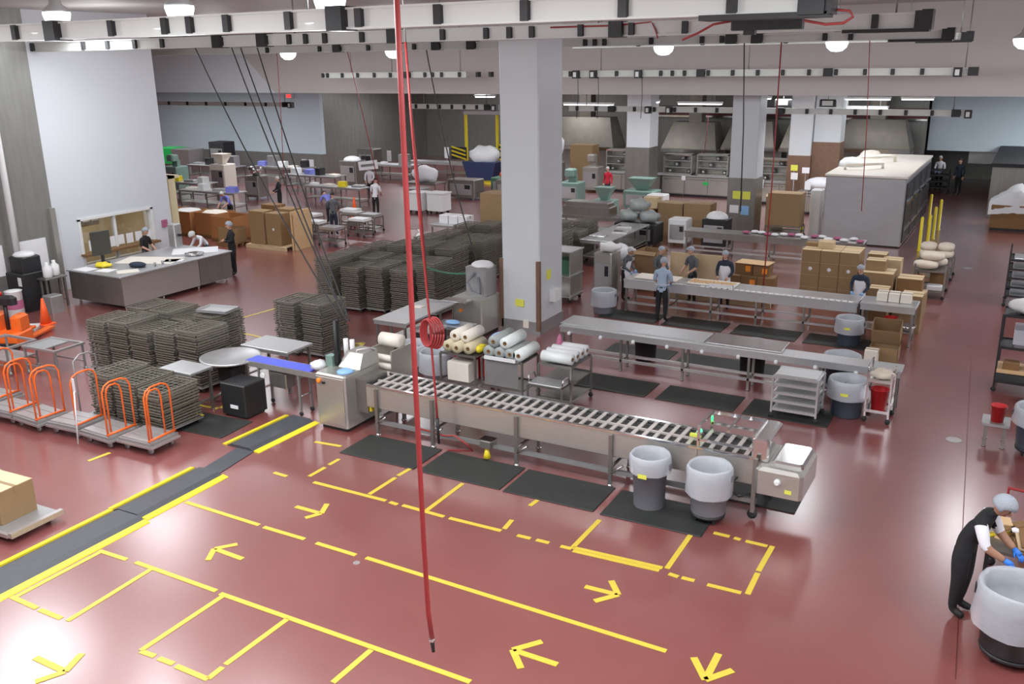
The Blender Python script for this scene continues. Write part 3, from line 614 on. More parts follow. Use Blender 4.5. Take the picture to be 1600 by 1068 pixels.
for i in range(4): part(fr, 'roller', MB().lathe([(.02, -.26), (.065, -.26), (.065, .26), (.02, .26)], 14, (0, -.42, .62 + .17 * i), axis='x'), CREAM)
part(fr, 'top_roll', MB().lathe([(.03, -.24), (.14, -.24), (.14, .24), (.03, .24)], 18, (0, -.1, 1.4), axis='x'), CREAM)

# ================================================================ STEEL TABLES
def frame_table(name, label, cat, x0, x1, y0, y1, h, legs, shelf=None, apron=.12, topm=STEELH, seams=(), group=None, splash=0, legm=STEELD):
    cx, cy = (x0 + x1) / 2, (y0 + y1) / 2; a, b = (x1 - x0) / 2, (y1 - y0) / 2
    t = thing(name, label, cat, (cx, cy, 0), 0, group)
    xs = [-a] + [s - cx for s in seams] + [a]
    for p, q in zip(xs, xs[1:]): part(t, 'top', MB().bbox(p + .003, q - .003, -b, b, h - .045, h, .008), topm)
    if apron:
        for y in (-b + .01, b - .03): part(t, 'apron', MB().box(-a + .02, a - .02, y, y + .02, h - .045 - apron, h - .045), topm)
    lm = MB().box(-.025, .025, -.025, .025, .02, h - .045).lathe([(.04, 0), (.04, .02)], 10).mesh('leg', legm)
    for i in range(legs):
        x = -a + .08 + i * (2 * a - .16) / max(1, legs - 1)
        for y in (-b + .06, b - .06): link('leg', lm, t, (x, y, 0))
        part(t, 'cross_bar', MB().box(x - .015, x + .015, -b + .06, b - .06, .22, .26), legm)
    if shelf == 'bars':
        for y in (-b + .06, b - .06): part(t, 'stretcher', MB().box(-a + .08, a - .08, y - .025, y + .025, .215, .27), ALU)
    elif shelf: part(t, 'under_shelf', MB().box(-a + .05, a - .05, -b + .05, b - .05, shelf - .02, shelf), STEEL)
    if splash: part(t, 'splash_back', MB().box(-a, a, b - .02, b, h, h + splash), topm)
    return t
t2 = frame_table('steel_table', 'long narrow steel table with hanging knobs and a raised plate', 'table', -9.0, -1.68, 18.25, 18.75, .88, 6, 'bars', .10)
for i in range(9): part(t2, 'hose_fitting', MB().lathe([(.015, .69), (.04, .70), (.04, .75), (.02, .77)], 12, (-3.4 + i * .78, -.26, 0)), WHITEP)
part(t2, 'raised_plate', MB().bbox(-3.7, -.3, -.1, .62, .885, .91, .006), STEELH); part(t2, 'raised_plate', MB().bbox(-.25, 1.35, -.12, .62, .89, .925, .006), CHROME)
part(t2, 'plate_bracket', MB().box(-3.4, -3.3, .2, .6, .6, .885).box(.9, 1.0, .2, .6, .6, .885), STEELD)
t3 = frame_table('packing_line', 'long steel packing line with a low shelf of bars', 'conveyor', -9.45, -3.28, 23.15, 24.0, .9, 6, 'bars', .2, STEELH, (-6.0,))
part(t3, 'belt', MB().box(-2.5, 3.0, -.22, .22, .900, .906), ALU)
for i in range(26): part(t3, 'clip_strip', MB().box(-.9 + i * .15, -.80 + i * .15, -.40, -.32, .900, .915), PAPER)
frame_table('steel_side_table', 'short steel table at the right end of the packing line', 'table', -3.22, -1.95, 22.95, 23.75, .98, 2, .35)
# dark lower conveyor behind the packing line
frame_table('steel_table', 'dark steel table with white and pink packs behind the packing line', 'table', -10.4, -4.4, 31.0, 31.8, .9, 5, 'bars', .18, STEELD)

# ================================================================ BINS
def bin_(x, y, label, r=.28, h=.70, m=GREYP, liner=True, drop_=.24, dolly=True, sticker=None, group='round waste bins', rz=0, body_top=1.12):
    t = thing('waste_bin', label, 'bin', (x, y, 0), rz, group)
    z0 = .13 if dolly else 0
    part(t, 'body', MB().lathe([(r * .2, z0), (r * .84, z0), (r * .86, z0 + .02), (r * .98, z0 + h * .9), (r * 1.06, z0 + h * .9), (r * 1.08, z0 + h), (r * 1.0, z0 + h), (r * .95, z0 + h * .88), (r * .82, z0 + .06), (r * .1, z0 + .05)], 28), m)
    if dolly:
        part(t, 'dolly', MB().lathe([(r * .2, .085), (r * .86, .085), (r * .88, .128), (r * .2, .128)], 20), BLACK)
        for k in range(4):
            a = R(45 + 90 * k); part(t, 'caster', MB().lathe([(.012, -.014), (.042, -.014), (.042, .014), (.012, .014)], 10, (r * .66 * _c(a), r * .66 * _s(a), .042), axis='x'), RUBBER)
    for s in (-1, 1): part(t, 'handle', MB().bbox(s * r * 1.1 - .03, s * r * 1.1 + .03, -.06, .06, z0 + h * .78, z0 + h * .9, .01), m)
    if liner:
        zt = z0 + h + .015
        part(t, 'liner', MB().lathe([(r * 1.16, zt - drop_), (r * 1.18, zt - drop_ * .85), (r * 1.17, zt - drop_ * .4), (r * 1.13, zt - .01), (r * 1.06, zt + .012), (r * .94, zt - .02), (r * .9, zt - .2), (r * .78, zt - .42), (r * .3, zt - .52)], 30, rip=.022, cap=False), LINER)
    if sticker: part(t, 'sticker', MB().box(-.07, .07, -r * 1.2 - .004, -r * 1.2, z0 + h * .68, z0 + h * .76), sticker, None)
    return t
bin_(-4.57, 12.46, 'grey waste bin with a short liner and a yellow sticker, under the conveyor', .28, .86, GREYP, True, .27, False, PAPERY)
bin_(-3.62, 12.44, 'grey waste bin on casters with a long torn liner, beside the conveyor legs', .30, .74, GREYP, True, .44)
bin_(-2.56, 17.84, 'blue-grey waste bin with a slanting liner between sheet pans and red bucket trolley', .33, .72, GREYP2, True, .36, False, PAPERY)
bin_(-3.35, 22.62, 'blue-grey waste bin with a yellow sticker at the end of the packing line', .29, .66, GREYP2, True, .36, False, PAPERY)
bin_(-9.85, 22.75, 'grey waste bin with a bulging clear liner left of the packing line', .31, .62, GREYP, True, .42, False)
bin_(-11.6, 16.2, 'waste bin with a tall clear liner, left of two beside the coiled hose', .33, .66, GREYP, True, .45, False)
bin_(-10.82, 15.9, 'waste bin with a square cut clear liner, right of two beside the coiled hose', .33, .66, GREYP, True, .45, False)
bin_(-7.3, 19.35, 'black waste bin behind the middle of the long steel table', .27, .66, BLACK, False, .2, False)
bin_(-4.85, 19.5, 'black waste bin with a flat white liner behind the long steel table', .30, .70, BLACK, True, .12, False)
bin_(-2.95, 19.35, 'dark waste bin with a pale liner near the right end of the long steel table', .33, .72, GREYP2, True, .12, False)
bin_(.50, 10.78, 'large black waste bin with a long clear liner beside the bending worker', .38, .80, BLACK, True, .52, True)
bin_(.66, 17.35, 'grey waste bin with a white liner at the right picture edge', .34, .72, GREYP2, True, .30, True)

# ================================================================ PLATFORM TROLLEYS
def platform(x, y, label, rz=0, hm=ORANGE, handle=True, deckm=ALU, group='orange handled platform trolleys', hz=1.25, w_=.74, d_=.58, inner=True):
    t = thing('platform_trolley', label, 'trolley', (x, y, 0), rz, group)
    a, b = w_ / 2, d_ / 2
    for i in range(3): part(t, 'deck_plank', MB().bbox(-a, a, -b + i * d_ / 3 + .005, -b + (i + 1) * d_ / 3 - .005, .235, .265, .005), deckm)
    part(t, 'frame', MB().box(-a - .05, a + .05, -b - .03, -b + .01, .17, .235).box(-a - .05, a + .05, b - .01, b + .03, .17, .235).box(-a - .05, -a, -b, b, .17, .235).box(a, a + .05, -b, b, .17, .235), GREYM)
    part(t, 'bumper', MB().box(-a - .08, -a - .05, -b - .05, b + .05, .14, .18).box(a + .05, a + .08, -b - .05, b + .05, .14, .18).box(-a - .05, a + .05, -b - .05, -b - .03, .14, .18), ALU)
    for sx in (-1, 1):
        for sy in (-1, 1): part(t, 'caster', MB().lathe([(.015, -.018), (.065, -.018), (.065, .018), (.015, .018)], 12, (sx * a * .8, sy * b * .8, .065), axis='y').box(sx * a * .8 - .03, sx * a * .8 + .03, sy * b * .8 - .03, sy * b * .8 + .03, .12, .17), GREYM)
    if handle:
        def U(xx, bb, z): return MB().tube([(xx, -bb, .25), (xx, -bb, z - .16), (xx, -bb * .8, z - .05), (xx, -bb * .4, z), (xx, bb * .4, z), (xx, bb * .8, z - .05), (xx, bb, z - .16), (xx, bb, .25)], .018, 8)
        h = part(t, 'handle', U(a - .01, b, hz), hm); part(h, 'foot_bar', MB().tube([(a - .01, -b - .02, .28), (a - .01, b + .02, .28)], .022, 8), hm)
        if inner: part(t, 'inner_handle', U(a - .10, b * .55, hz - .1), hm)
    return t
platform(-13.52, 10.42, 'platform trolley with orange handle nearest the cable ramps', R(2))
platform(-14.42, 10.3, 'platform trolley with orange handle, second from the cable ramps', R(-2))
platform(-15.4, 10.32, 'platform trolley with orange handle and a white paddle leaning on it', R(4), inner=False)
platform(-16.32, 10.2, 'platform trolley with orange handle beside a bare steel handle', R(-3))
platform(-17.2, 10.2, 'platform trolley with orange handle, fifth from the cable ramps', R(3))
platform(-18.17, 10.45, 'platform trolley with orange handle at the left picture edge', R(5), inner=False)
solo('white_paddle', 'white long handled paddle leaning on an orange trolley', 'paddle', MB().tube([(0, 0, 0), (-.02, .1, 1.0)], .014, 8).cbox((-.022, .11, 1.12), (.05, .02, .26)), WHITEP, (-14.78, 9.86, .01), 0)
solo('bare_handle', 'bare steel trolley handle standing behind the orange ones', 'handle', MB().tube([(0, -.25, .02), (0, -.25, 1.2), (0, -.1, 1.3), (0, .1, 1.3), (0, .25, 1.2), (0, .25, .02)], .016, 8).box(-.1, .1, -.3, .3, 0, .03), GREYM, (-15.86, 11.0, 0))
for i, (x, y) in enumerate(((-20.2, 12.1), (-18.98, 12.45))):
    t = thing('low_steel_trolley', ('low steel frame trolley with an open top, behind the orange trolleys', 'low steel frame trolley with a plate top, behind the orange trolleys')[i], 'trolley', (x, y, 0), R(3))
    part(t, 'top_frame', MB().box(-.55, .55, -.4, -.34, .62, .67).box(-.55, .55, .34, .4, .62, .67).box(-.55, -.49, -.34, .34, .62, .67).box(.49, .55, -.34, .34, .62, .67), ALU)
    part(t, 'shelf', MB().box(-.49, .49 if i == 0 else .1, -.34, .34, (.3 if i == 0 else .62), (.33 if i == 0 else .65)), STEELH)
    for sx in (-1, 1):
        for sy in (-1, 1): part(t, 'leg', MB().box(sx * .5 - .02, sx * .5 + .02, sy * .36 - .02, sy * .36 + .02, .08, .62).lathe([(.01, -.015), (.05, -.015), (.05, .015), (.01, .015)], 10, (sx * .5, sy * .36, .05), axis='y'), GREYM)
    part(t, 'lower_rail', MB().box(-.5, .5, -.37, -.35, .2, .24).box(-.5, .5, .35, .37, .2, .24), ALU)

# ================================================================ SCREEN TRAY STACKS
def screen_tray():
    m = MB(); a, b = .31, .46
    m.box(-a, a, -b, -b + .02, 0, .028).box(-a, a, b - .02, b, 0, .028).box(-a, -a + .02, -b, b, 0, .028).box(a - .02, a, -b, b, 0, .028)
    for i in range(7): m.box(-a, a, -b + .1 + i * .12, -b + .112 + i * .12, .010, .018)
    for i in range(4): m.box(-a + .12 + i * .125, -a + .132 + i * .125, -b, b, .008, .016)
    return m.mesh('screen_tray', WIRE)
TRAY = screen_tray()
RDOL = MB().box(-.33, .33, -.48, .48, .10, .13).mesh('dolly', GREYM)
RC = MB()
for sx in (-1, 1):
    for sy in (-1, 1): RC.lathe([(.012, -.015), (.045, -.015), (.045, .015), (.012, .015)], 8, (sx * .27, sy * .4, .048), axis='y').box(sx * .27 - .02, sx * .27 + .02, sy * .4 - .02, sy * .4 + .02, .08, .10)
RCM = RC.mesh('casters', RUBBER)
rr = random.Random(3)
def rack(x, y, n, label, rz=0, group='stacks of wire screen trays', step=.056):
    t = thing('screen_tray_stack', label, 'tray stack', (x, y, 0), rz, group)
    link('dolly', RDOL, t); link('casters', RCM, t)
    for i in range(n):
        o = link('screen_tray', TRAY, t, (rr.uniform(-.022, .022), rr.uniform(-.022, .022), .131 + i * step)); o.rotation_euler = (0, 0, rr.uniform(-.03, .03))
    return t
ORD = ('first', 'second', 'third', 'fourth', 'fifth', 'sixth')
for i, x in enumerate((-18.0, -17.28, -16.56, -15.84, -15.12)):
    for j, y in enumerate((13.35, 14.42)):
        if (i, j) == (4, 1): continue
        n = 22 if (i, j) == (3, 1) else rr.choice((19, 20, 21, 22))
        rack(x + .1 * j + rr.uniform(-.02, .02), y + rr.uniform(-.03, .03), n, 'wire tray stack beside the orange trolleys, %s from the left in the %s row' % (ORD[i], ('front', 'rear')[j]), rr.uniform(-.03, .03), 'wire tray stacks beside the orange trolleys')
for i, (x, y) in enumerate(((-15.3, 11.32), (-14.58, 11.3), (-13.87, 11.27))):
    rack(x, y, (16, 15, 14)[i], ('low stack of wire screen trays behind the third orange trolley', 'low stack of wire screen trays behind the second orange trolley', 'low stack of wire screen trays behind the nearest orange trolley')[i], 0, 'low wire tray stacks')
rack(-15.05, 16.25, 22, 'left of two tall wire tray stacks standing alone behind the blue belt', .03); rack(-14.3, 16.35, 22, 'right of two tall wire tray stacks standing alone behind the blue belt', -.02)
for r_, row in enumerate((((-16.9, 19.9), (-16.18, 20.1), (-15.46, 20.3), (-14.7, 20.4), (-13.95, 20.6)), ((-17.1, 21.05), (-16.35, 21.2), (-15.6, 21.4), (-14.85, 21.5)), ((-17.0, 22.2), (-16.25, 22.4), (-15.5, 22.6), (-14.75, 22.7)), ((-16.9, 23.45), (-16.15, 23.65), (-15.4, 23.85), (-14.6, 24.1)), ((-16.4, 25.0), (-15.65, 25.2), (-14.9, 25.4)), ((-16.6, 26.6), (-15.85, 26.8)))):
    for k, (x, y) in enumerate(row):
        rack(x, y, rr.choice((21, 22, 23, 24, 25)), 'wire tray stack left of the white column, %s from the left in the %s row' % (ORD[k], ('front', 'second', 'third', 'fourth', 'fifth', 'rearmost')[r_]), rr.uniform(-.03, .03), 'wire tray stacks left of the white column')
for k, (x, y) in enumerate(((-14.0, 27.3), (-13.35, 27.0), (-14.1, 28.6), (-13.4, 28.4), (-13.7, 29.9))):
    rack(x, y, rr.choice((18, 20, 22)), 'wire tray stack just right of the white column, %s' % ('front left', 'front right', 'middle left', 'middle right', 'rearmost')[k], rr.uniform(-.05, .05), 'wire tray stacks right of the white column')
t = thing('steel_tray', 'shallow steel tray with a scoop lying on a wire tray stack', 'tray', (-15.74, 14.42, .131 + 22 * .056 + .001), R(10)); part(t, 'pan', MB().box(-.4, .4, -.26, .26, 0, .02).box(-.4, .4, -.26, -.24, .02, .06).box(-.4, .4, .24, .26, .02, .06).box(-.4, -.38, -.26, .26, .02, .06).box(.38, .4, -.26, .26, .02, .06), STEELH)

# ================================================================ ROUND TURNTABLE, BLUE BELT, LEFT TABLES
tt = thing('accumulating_turntable', 'round grey steel turntable between two flat tables', 'turntable', (-13.95, 12.98, 0))
part(tt, 'disc', MB().lathe([(.05, .90), (.60, .90), (.62, .92), (.62, .95), (.58, .95), (.55, .93), (.03, .93)], 40), STEELH)
part(tt, 'pedestal', MB().lathe([(.16, .10), (.14, .2), (.12, .90)], 16), STEELD)
for k in range(4):
    a = R(45 + 90 * k); part(tt, 'leg', MB().tube([(.12 * _c(a), .12 * _s(a), .25), (.45 * _c(a), .45 * _s(a), .03)], .03, 8).lathe([(.05, 0), (.05, .03)], 10, (.45 * _c(a), .45 * _s(a), 0)), STEELD)
part(tt, 'motor', MB().bbox(-.2, .2, -.2, .2, .45, .75, .02), BLACK)
frame_table('steel_table', 'flat grey feed table on the left of the round turntable', 'table', -14.75, -13.85, 11.82, 12.42, .92, 2, None, .06, STEELH)
frame_table('steel_table', 'flat grey table behind the round turntable', 'table', -14.45, -13.1, 13.75, 14.55, .92, 2, None, .05, STEELH)
bl = thing('belt_conveyor', 'narrow blue belt conveyor leading into the control cabinet', 'conveyor', (-12.5, 13.05, 0))
part(bl, 'belt', MB().box(-.92, .75, -.17, .17, .95, .975), BLUE); part(bl, 'frame', MB().box(-.92, .95, -.19, -.172, .86, .97).box(-.92, .95, .172, .19, .86, .97), STEEL)
for x in (-.6, .45):
    for y in (-.16, .16):
        part(bl, 'leg', MB().box(x - .02, x + .02, y - .02, y + .02, .09, .86), GREYM); part(bl, 'caster', MB().lathe([(.012, -.015), (.045, -.015), (.045, .015), (.012, .015)], 10, (x, y, .047), axis='y'), RUBBER)
part(bl, 'motor_box', MB().bbox(-.35, .1, -.15, .15, .5, .82, .02), STEELD); part(bl, 'cross_bar', MB().tube([(.45, -.16, .4), (.45, .16, .4)], .02, 6), CHROME); part(bl, 'knob', MB().lathe([(.06, 0), (.06, -.03)], 12, (-.45, -.2, .72), axis='y'), WHITEP)
solo('plastic_bag', 'crumpled clear bag at the end of the blue belt', 'bag', MB().ell((0, 0, .1), (.17, .16, .1), 14, 8, lambda q: q * (1 + .18 * _s(7 * q.x + 5 * q.y) * _c(6 * q.z))), FILM, (-11.65, 13.05, .978))
t = thing('drive_unit', 'black drive unit under the blue belt with a red and white label', 'machine', (-13.15, 12.5, 0)); part(t, 'body', MB().bbox(-.35, .3, -.3, .3, .05, .7, .02), BLACK); part(t, 'label_plate', MB().box(-.1, .1, -.31, -.3, .2, .27), PAPER); part(t, 'feet', MB().box(-.3, .25, -.25, .25, 0, .05), BLACK)
t = thing('table_leg_guard', 'dark angled steel guard standing under the feed table', 'guard', (-14.1, 12.0, 0)); part(t, 'plate', MB().add([(-.2, -.2, 0), (.25, -.2, 0), (.3, -.2, .5), (-.3, -.2, .6), (-.2, -.17, 0), (.25, -.17, 0), (.3, -.17, .5), (-.3, -.17, .6)], [(0, 1, 2, 3), (7, 6, 5, 4), (0, 4, 5, 1), (1, 5, 6, 2), (2, 6, 7, 3), (3, 7, 4, 0)]), GREYM); part(t, 'foot', MB().box(-.25, .3, -.3, 0, 0, .025), YELP)

# ================================================================ WRAPPING TABLE AND SUPPLIES BEHIND THE CONVEYOR
frame_table('steel_table', 'flat grey wrapping table between the tray stacks and the white column', 'table', -13.05, -12.1, 16.6, 18.8, .95, 3, .4, .07, STEELH)
solo('paper_pad', 'small pale yellow pad lying on the wrapping table', 'pad', MB().bbox(-.12, .12, -.09, .09, 0, .02, .004), CREAM, (-12.7, 18.0, .952))
bx = thing('bag_sealer', 'tall grey wrapping machine with hoses beside the white column', 'machine', (-12.0, 19.55, 0))
part(bx, 'body', MB().bbox(-.45, .45, -.5, .45, .1, 1.0, .03), STEEL); part(bx, 'head', MB().bbox(-.2, .4, -.2, .4, 1.0, 1.75, .04), GREYM); part(bx, 'feet', MB().box(-.4, .4, -.45, .4, 0, .1), BLACK)
part(bx, 'white_cover', MB().ell((.15, .1, 1.75), (.3, .28, .12), 14, 8), WHITEP); part(bx, 'hose_loop', MB().tube([(.1, -.22, 1.6), (.0, -.4, 1.4), (.15, -.45, 1.2), (.3, -.3, 1.1), (.2, -.22, 1.5)], .03, 8), GREYP)
part(bx, 'yellow_handle', MB().box(-.4, -.28, -.52, -.5, .75, .88), YELP); part(bx, 'orange_knob', MB().lathe([(.04, 0), (.04, -.05)], 10, (-.15, -.5, .68), axis='y'), LABO); part(bx, 'tray_arm', MB().box(-.5, .2, -.85, -.5, .96, .99), CHROME)
t = frame_table('steel_table', 'low steel table with a folded cloth in front of the wrapping machine', 'table', -12.05, -11.1, 17.6, 18.1, .7, 2, .3, .05, STEELH)
solo('folded_cloth', 'white cloth with blue stripes on the low steel table', 'cloth', MB().ell((0, 0, .05), (.2, .13, .05), 12, 6), BLUEL, (-11.6, 17.8, .702))
t = thing('dark_trolley', 'black wheeled trolley under the wrapping table edge', 'trolley', (-11.75, 17.0, 0)); part(t, 'body', MB().bbox(-.3, .3, -.3, .3, .12, .75, .02), BLACK); part(t, 'top', MB().box(-.32, .32, -.32, .32, .75, .78), GREYM)
for sx in (-1, 1):
    for sy in (-1, 1): part(t, 'caster', MB().lathe([(.012, -.015), (.055, -.015), (.055, .015), (.012, .015)], 10, (sx * .24, sy * .24, .056), axis='y'), RUBBER)
# trolley of beige rolls
def cart(name, label, x, y, w_, d_, hs, m=STEEL, rz=0, post=None, group=None, cat='trolley', handle=False):
    t = thing(name, label, cat, (x, y, 0), rz, group); a, b = w_ / 2, d_ / 2; top = post or hs[-1]
    for h in hs: part(t, 'shelf', MB().box(-a, a, -b, b, h - .025, h).box(-a, a, -b, -b + .012, h, h + .03).box(-a, a, b - .012, b, h, h + .03), m)
    for sx in (-1, 1):
        for sy in (-1, 1):
            part(t, 'post', MB().box(sx * a - .018, sx * a + .018, sy * b - .018, sy * b + .018, .11, top), m)
            part(t, 'caster', MB().lathe([(.012, -.014), (.05, -.014), (.05, .014), (.012, .014)], 10, (sx * a, sy * b, .052), axis='y').box(sx * a - .02, sx * a + .02, sy * b - .02, sy * b + .02, .09, .11), RUBBER)
    if handle: part(t, 'push_bar', MB().tube([(-a, -b, top), (-a, -b, top + .12), (-a, b, top + .12), (-a, b, top)], .015, 6), m)
    return t
def roll(name, label, x, y, z, L, r, m, rz=90, group=None):
    t = thing(name, label, 'roll', (x, y, z), R(rz), group)
    part(t, 'film', MB().lathe([(r * .35, -L / 2), (r, -L / 2), (r, L / 2), (r * .35, L / 2)], 20, (0, 0, r), axis='x', cap=False), m); part(t, 'core', MB().lathe([(r * .34, -L / 2 + .005), (r * .36, -L / 2 - .01), (r * .22, -L / 2 - .01), (r * .22, L / 2 + .01), (r * .36, L / 2 + .01)], 14, (0, 0, r), axis='x', cap=False), CARDD)
    return t
cart('supply_trolley', 'dark supply trolley loaded with beige film rolls', -9.95, 15.75, .85, .7, (.25, .85), STEELD)
k = 0
for x, y, z, m in ((-10.22, 15.75, .88, BEIGER), (-9.97, 15.7, .88, BEIGER), (-9.72, 15.75, .88, BEIGER), (-10.1, 15.85, 1.09, CREAM), (-9.84, 15.85, 1.09, CREAM)):
    roll('film_roll', ('beige film roll, left one in the lower layer on the dark trolley', 'beige film roll, middle one in the lower layer on the dark trolley', 'beige film roll, right one in the lower layer on the dark trolley', 'cream film roll, left one of the upper layer on the dark trolley', 'cream film roll with a yellow sheet beside it, upper layer on the dark trolley')[k], x, y, z, .6, .12, m, 90, 'beige rolls on the dark trolley'); k += 1
solo('yellow_wrap', 'crumpled bright yellow wrap between the beige rolls', 'wrap', MB().ell((0, 0, .08), (.08, .2, .08), 12, 8, lambda q: q * (1 + .15 * _s(9 * q.y))), YELP, (-9.55, 15.7, .89))
solo('striped_wrap', 'white wrap with blue stripes beside the beige rolls', 'wrap', MB().ell((0, 0, .12), (.16, .3, .13), 14, 8), [BLUEL], (-9.32, 16.1, 1.0), R(-15))
solo('cardboard_box', 'small cream box on the low shelf of the dark supply trolley', 'box', MB().bbox(-.26, .26, -.2, .2, 0, .42, .005), CREAM, (-9.95, 15.6, .26))
solo('red_crate', 'red plastic crate behind the cream box on the dark trolley', 'crate', MB().bbox(-.4, .4, -.06, .06, 0, .5, .01), RED, (-9.95, 15.95, .26))
cart('supply_trolley', 'steel trolley with a hanging sheet, loaded with grey film rolls', -8.95, 15.85, .95, .7, (.25, .85), STEELD)
for k, (x, z, m) in enumerate(((-9.25, .88, GREYR), (-9.0, .88, GREYR), (-8.75, .88, GREYR), (-9.13, 1.1, GREYR), (-8.86, 1.1, WHITER), (-8.55, .88, WHITER))):
    roll('film_roll', ('grey film roll, left one in the lower layer on the steel trolley', 'grey film roll, middle one in the lower layer on the steel trolley', 'grey film roll, right one in the lower layer on the steel trolley', 'grey film roll, upper layer on the steel trolley', 'pale green-white film roll, upper layer on the steel trolley', 'pale film roll at the right edge of the steel trolley')[k], x, 15.85, z, .72, .122, m, 90, 'grey rolls on the steel trolley')
solo('hanging_sheet', 'grey-beige sheet hanging over the front of the steel roll trolley', 'sheet', MB().grid([[(-.4 + .08 * i, -.37 - .012 * (i % 2), .85 - .14 * j) for i in range(11)] for j in range(5)]).box(-.42, .42, -.40, -.33, .85, .88), [GREYM], (-8.95, 15.85, 0))
solo('white_rail_plate', 'white label rail on the front edge of the steel roll trolley', 'plate', MB().box(-.36, .36, -.02, .02, 0, .07), WHITEP, (-8.95, 15.43, .86))
cart('supply_trolley', 'steel trolley stacked with clear wrapped white film rolls', -7.75, 16.0, .72, .95, (.2, .55, .9), STEELD)
for k in range(4): roll('film_roll', ('clear wrapped white roll nearest the conveyor on the steel trolley', 'second clear wrapped white roll from the conveyor', 'third clear wrapped white roll from the conveyor', 'clear wrapped white roll farthest from the conveyor')[k], -7.75, 15.65 + k * .23, .93, .66, .112, FILM if k else WHITER, 0, 'clear wrapped white rolls')
solo('pink_bundle', 'dusty pink cloth bundle leaning behind the white rolls', 'bundle', MB().lathe([(.10, 0), (.09, .15), (.05, .35), (.01, .42)], 10, wob=.12), PINKP, (-8.02, 16.3, .901))
t = thing('tray_with_handles', 'pale steel tray with two raised handles in front of the white rolls', 'tray', (-7.75, 15.28, .62)); part(t, 'pan', MB().bbox(-.36, .36, -.22, .2, 0, .03, .008), STEELH)
for s in (-1, 1): part(t, 'handle', MB().tube([(s * .36, -.18, .02), (s * .38, -.14, .16), (s * .38, .1, .16), (s * .36, .14, .02)], .02, 8), CHROME)
cart('low_trolley', 'low dull steel trolley holding the tray with raised handles', -7.75, 15.28, .74, .42, (.2, .6), STEELD)
# cart of sheet pans, red bucket cart
cart('sheet_pan_trolley', 'steel trolley with stacked sheet pans beside the blue-grey bin', -3.4, 17.35, .84, .62, (.17, .34, .51, .68, .84), STEELH)
for k, z in enumerate((.19, .36, .53, .70, .86)): solo('sheet_pan', 'pale steel sheet pan, %s in the trolley' % ('lowest', 'second from below', 'middle', 'second from above', 'topmost')[k], 'pan', MB().bbox(-.38, .38, -.27, .27, 0, .02, .006).box(-.38, .38, -.27, -.25, .02, .035).box(-.38, .38, .25, .27, .02, .035), STEELH, (-3.4, 17.35, z - .018), 0, 'sheet pans in the trolley')
cart('utility_trolley', 'chromed trolley with rags on top and a red bucket below', -1.98, 17.9, .42, .55, (.22, .82), CHROME, 0, 1.0, None, 'trolley', True)
def bucket(x, y, z, label, m=RED, r=.15, h=.32, group='red buckets'):
    t = thing('bucket', label, 'bucket', (x, y, z), 0, group)
    part(t, 'pail', MB().lathe([(r * .1, 0), (r * .78, 0), (r, h), (r * 1.06, h), (r * .94, h - .01), (r * .72, .02), (r * .1, .015)], 20), m); part(t, 'bail', MB().tube([(r * 1.03 * _c(a_), -r * .9 * _s(a_) * .6, h - .02 - .1 * _s(a_)) for a_ in [math.pi * i / 8 for i in range(9)]], .006, 5), CHROME)
    return t
bucket(-1.98, 17.84, .222, 'red bucket on the low shelf of the chromed trolley', RED, .17, .40)
solo('rag_heap', 'heap of pale rags on top of the chromed trolley', 'rags', MB().ell((0, 0, .06), (.2, .24, .09), 16, 8, lambda q: q * (1 + .2 * _s(8 * q.x + 3 * q.y) * _c(9 * q.y))), SACK, (-1.98, 17.95, .832))
solo('white_rag', 'white rag hanging on the left side of the chromed trolley', 'rag', MB().ell((0, 0, 0), (.1, .1, .17), 12, 8, lambda q: q * (1 + .2 * _s(9 * q.z))), CWHITE, (-2.24, 17.72, .52))
bucket(-2.5, 23.1, .352, 'red bucket on the shelf under the short table of the packing line')
solo('steel_bowl', 'steel mixing bowl beside the red bucket under the short table', 'bowl', MB().lathe([(.05, 0), (.14, .03), (.2, .14), (.19, .14), (.13, .04), (.04, .02)], 20), CHROME, (-2.12, 23.2, .352))
# ================================================================ CARDBOARD
def carton(label, x, y, z, w_, d_, h, m=CARD, rz=0, group=None, dot=None, lab=None, top=None):
    t = thing('cardboard_box', label, 'box', (x, y, z), rz, group)
    a, b = w_ / 2, d_ / 2
    part(t, 'body', MB().bbox(-a, a, -b, b, 0, h - .006, .006), m)
    for s in (-1, 1): part(t, 'lid_flap', MB().box(-a + .004, a - .004, min(0, s * b) + (.002 if s > 0 else .004), max(0, s * b) - (.004 if s > 0 else .002), h - .006, h), top or m)
    part(t, 'tape', MB().box(-a - .003, a + .003, -.03, .03, h, h + .003).box(-a - .004, -a, -.03, .03, h - .09, h + .002).box(a, a + .004, -.03, .03, h - .09, h + .002), TAPEB)
    if dot: part(t, 'label', MB().lathe([(.02, -.003), (.055, -.003), (.055, 0), (.02, 0)], 14, (0, -b, h * .5), axis='y'), PAPER)
    if lab: part(t, 'label', MB().box(lab[0] - .07, lab[0] + .07, -b - .004, -b, h * .25, h * .75), LABO)
    return t
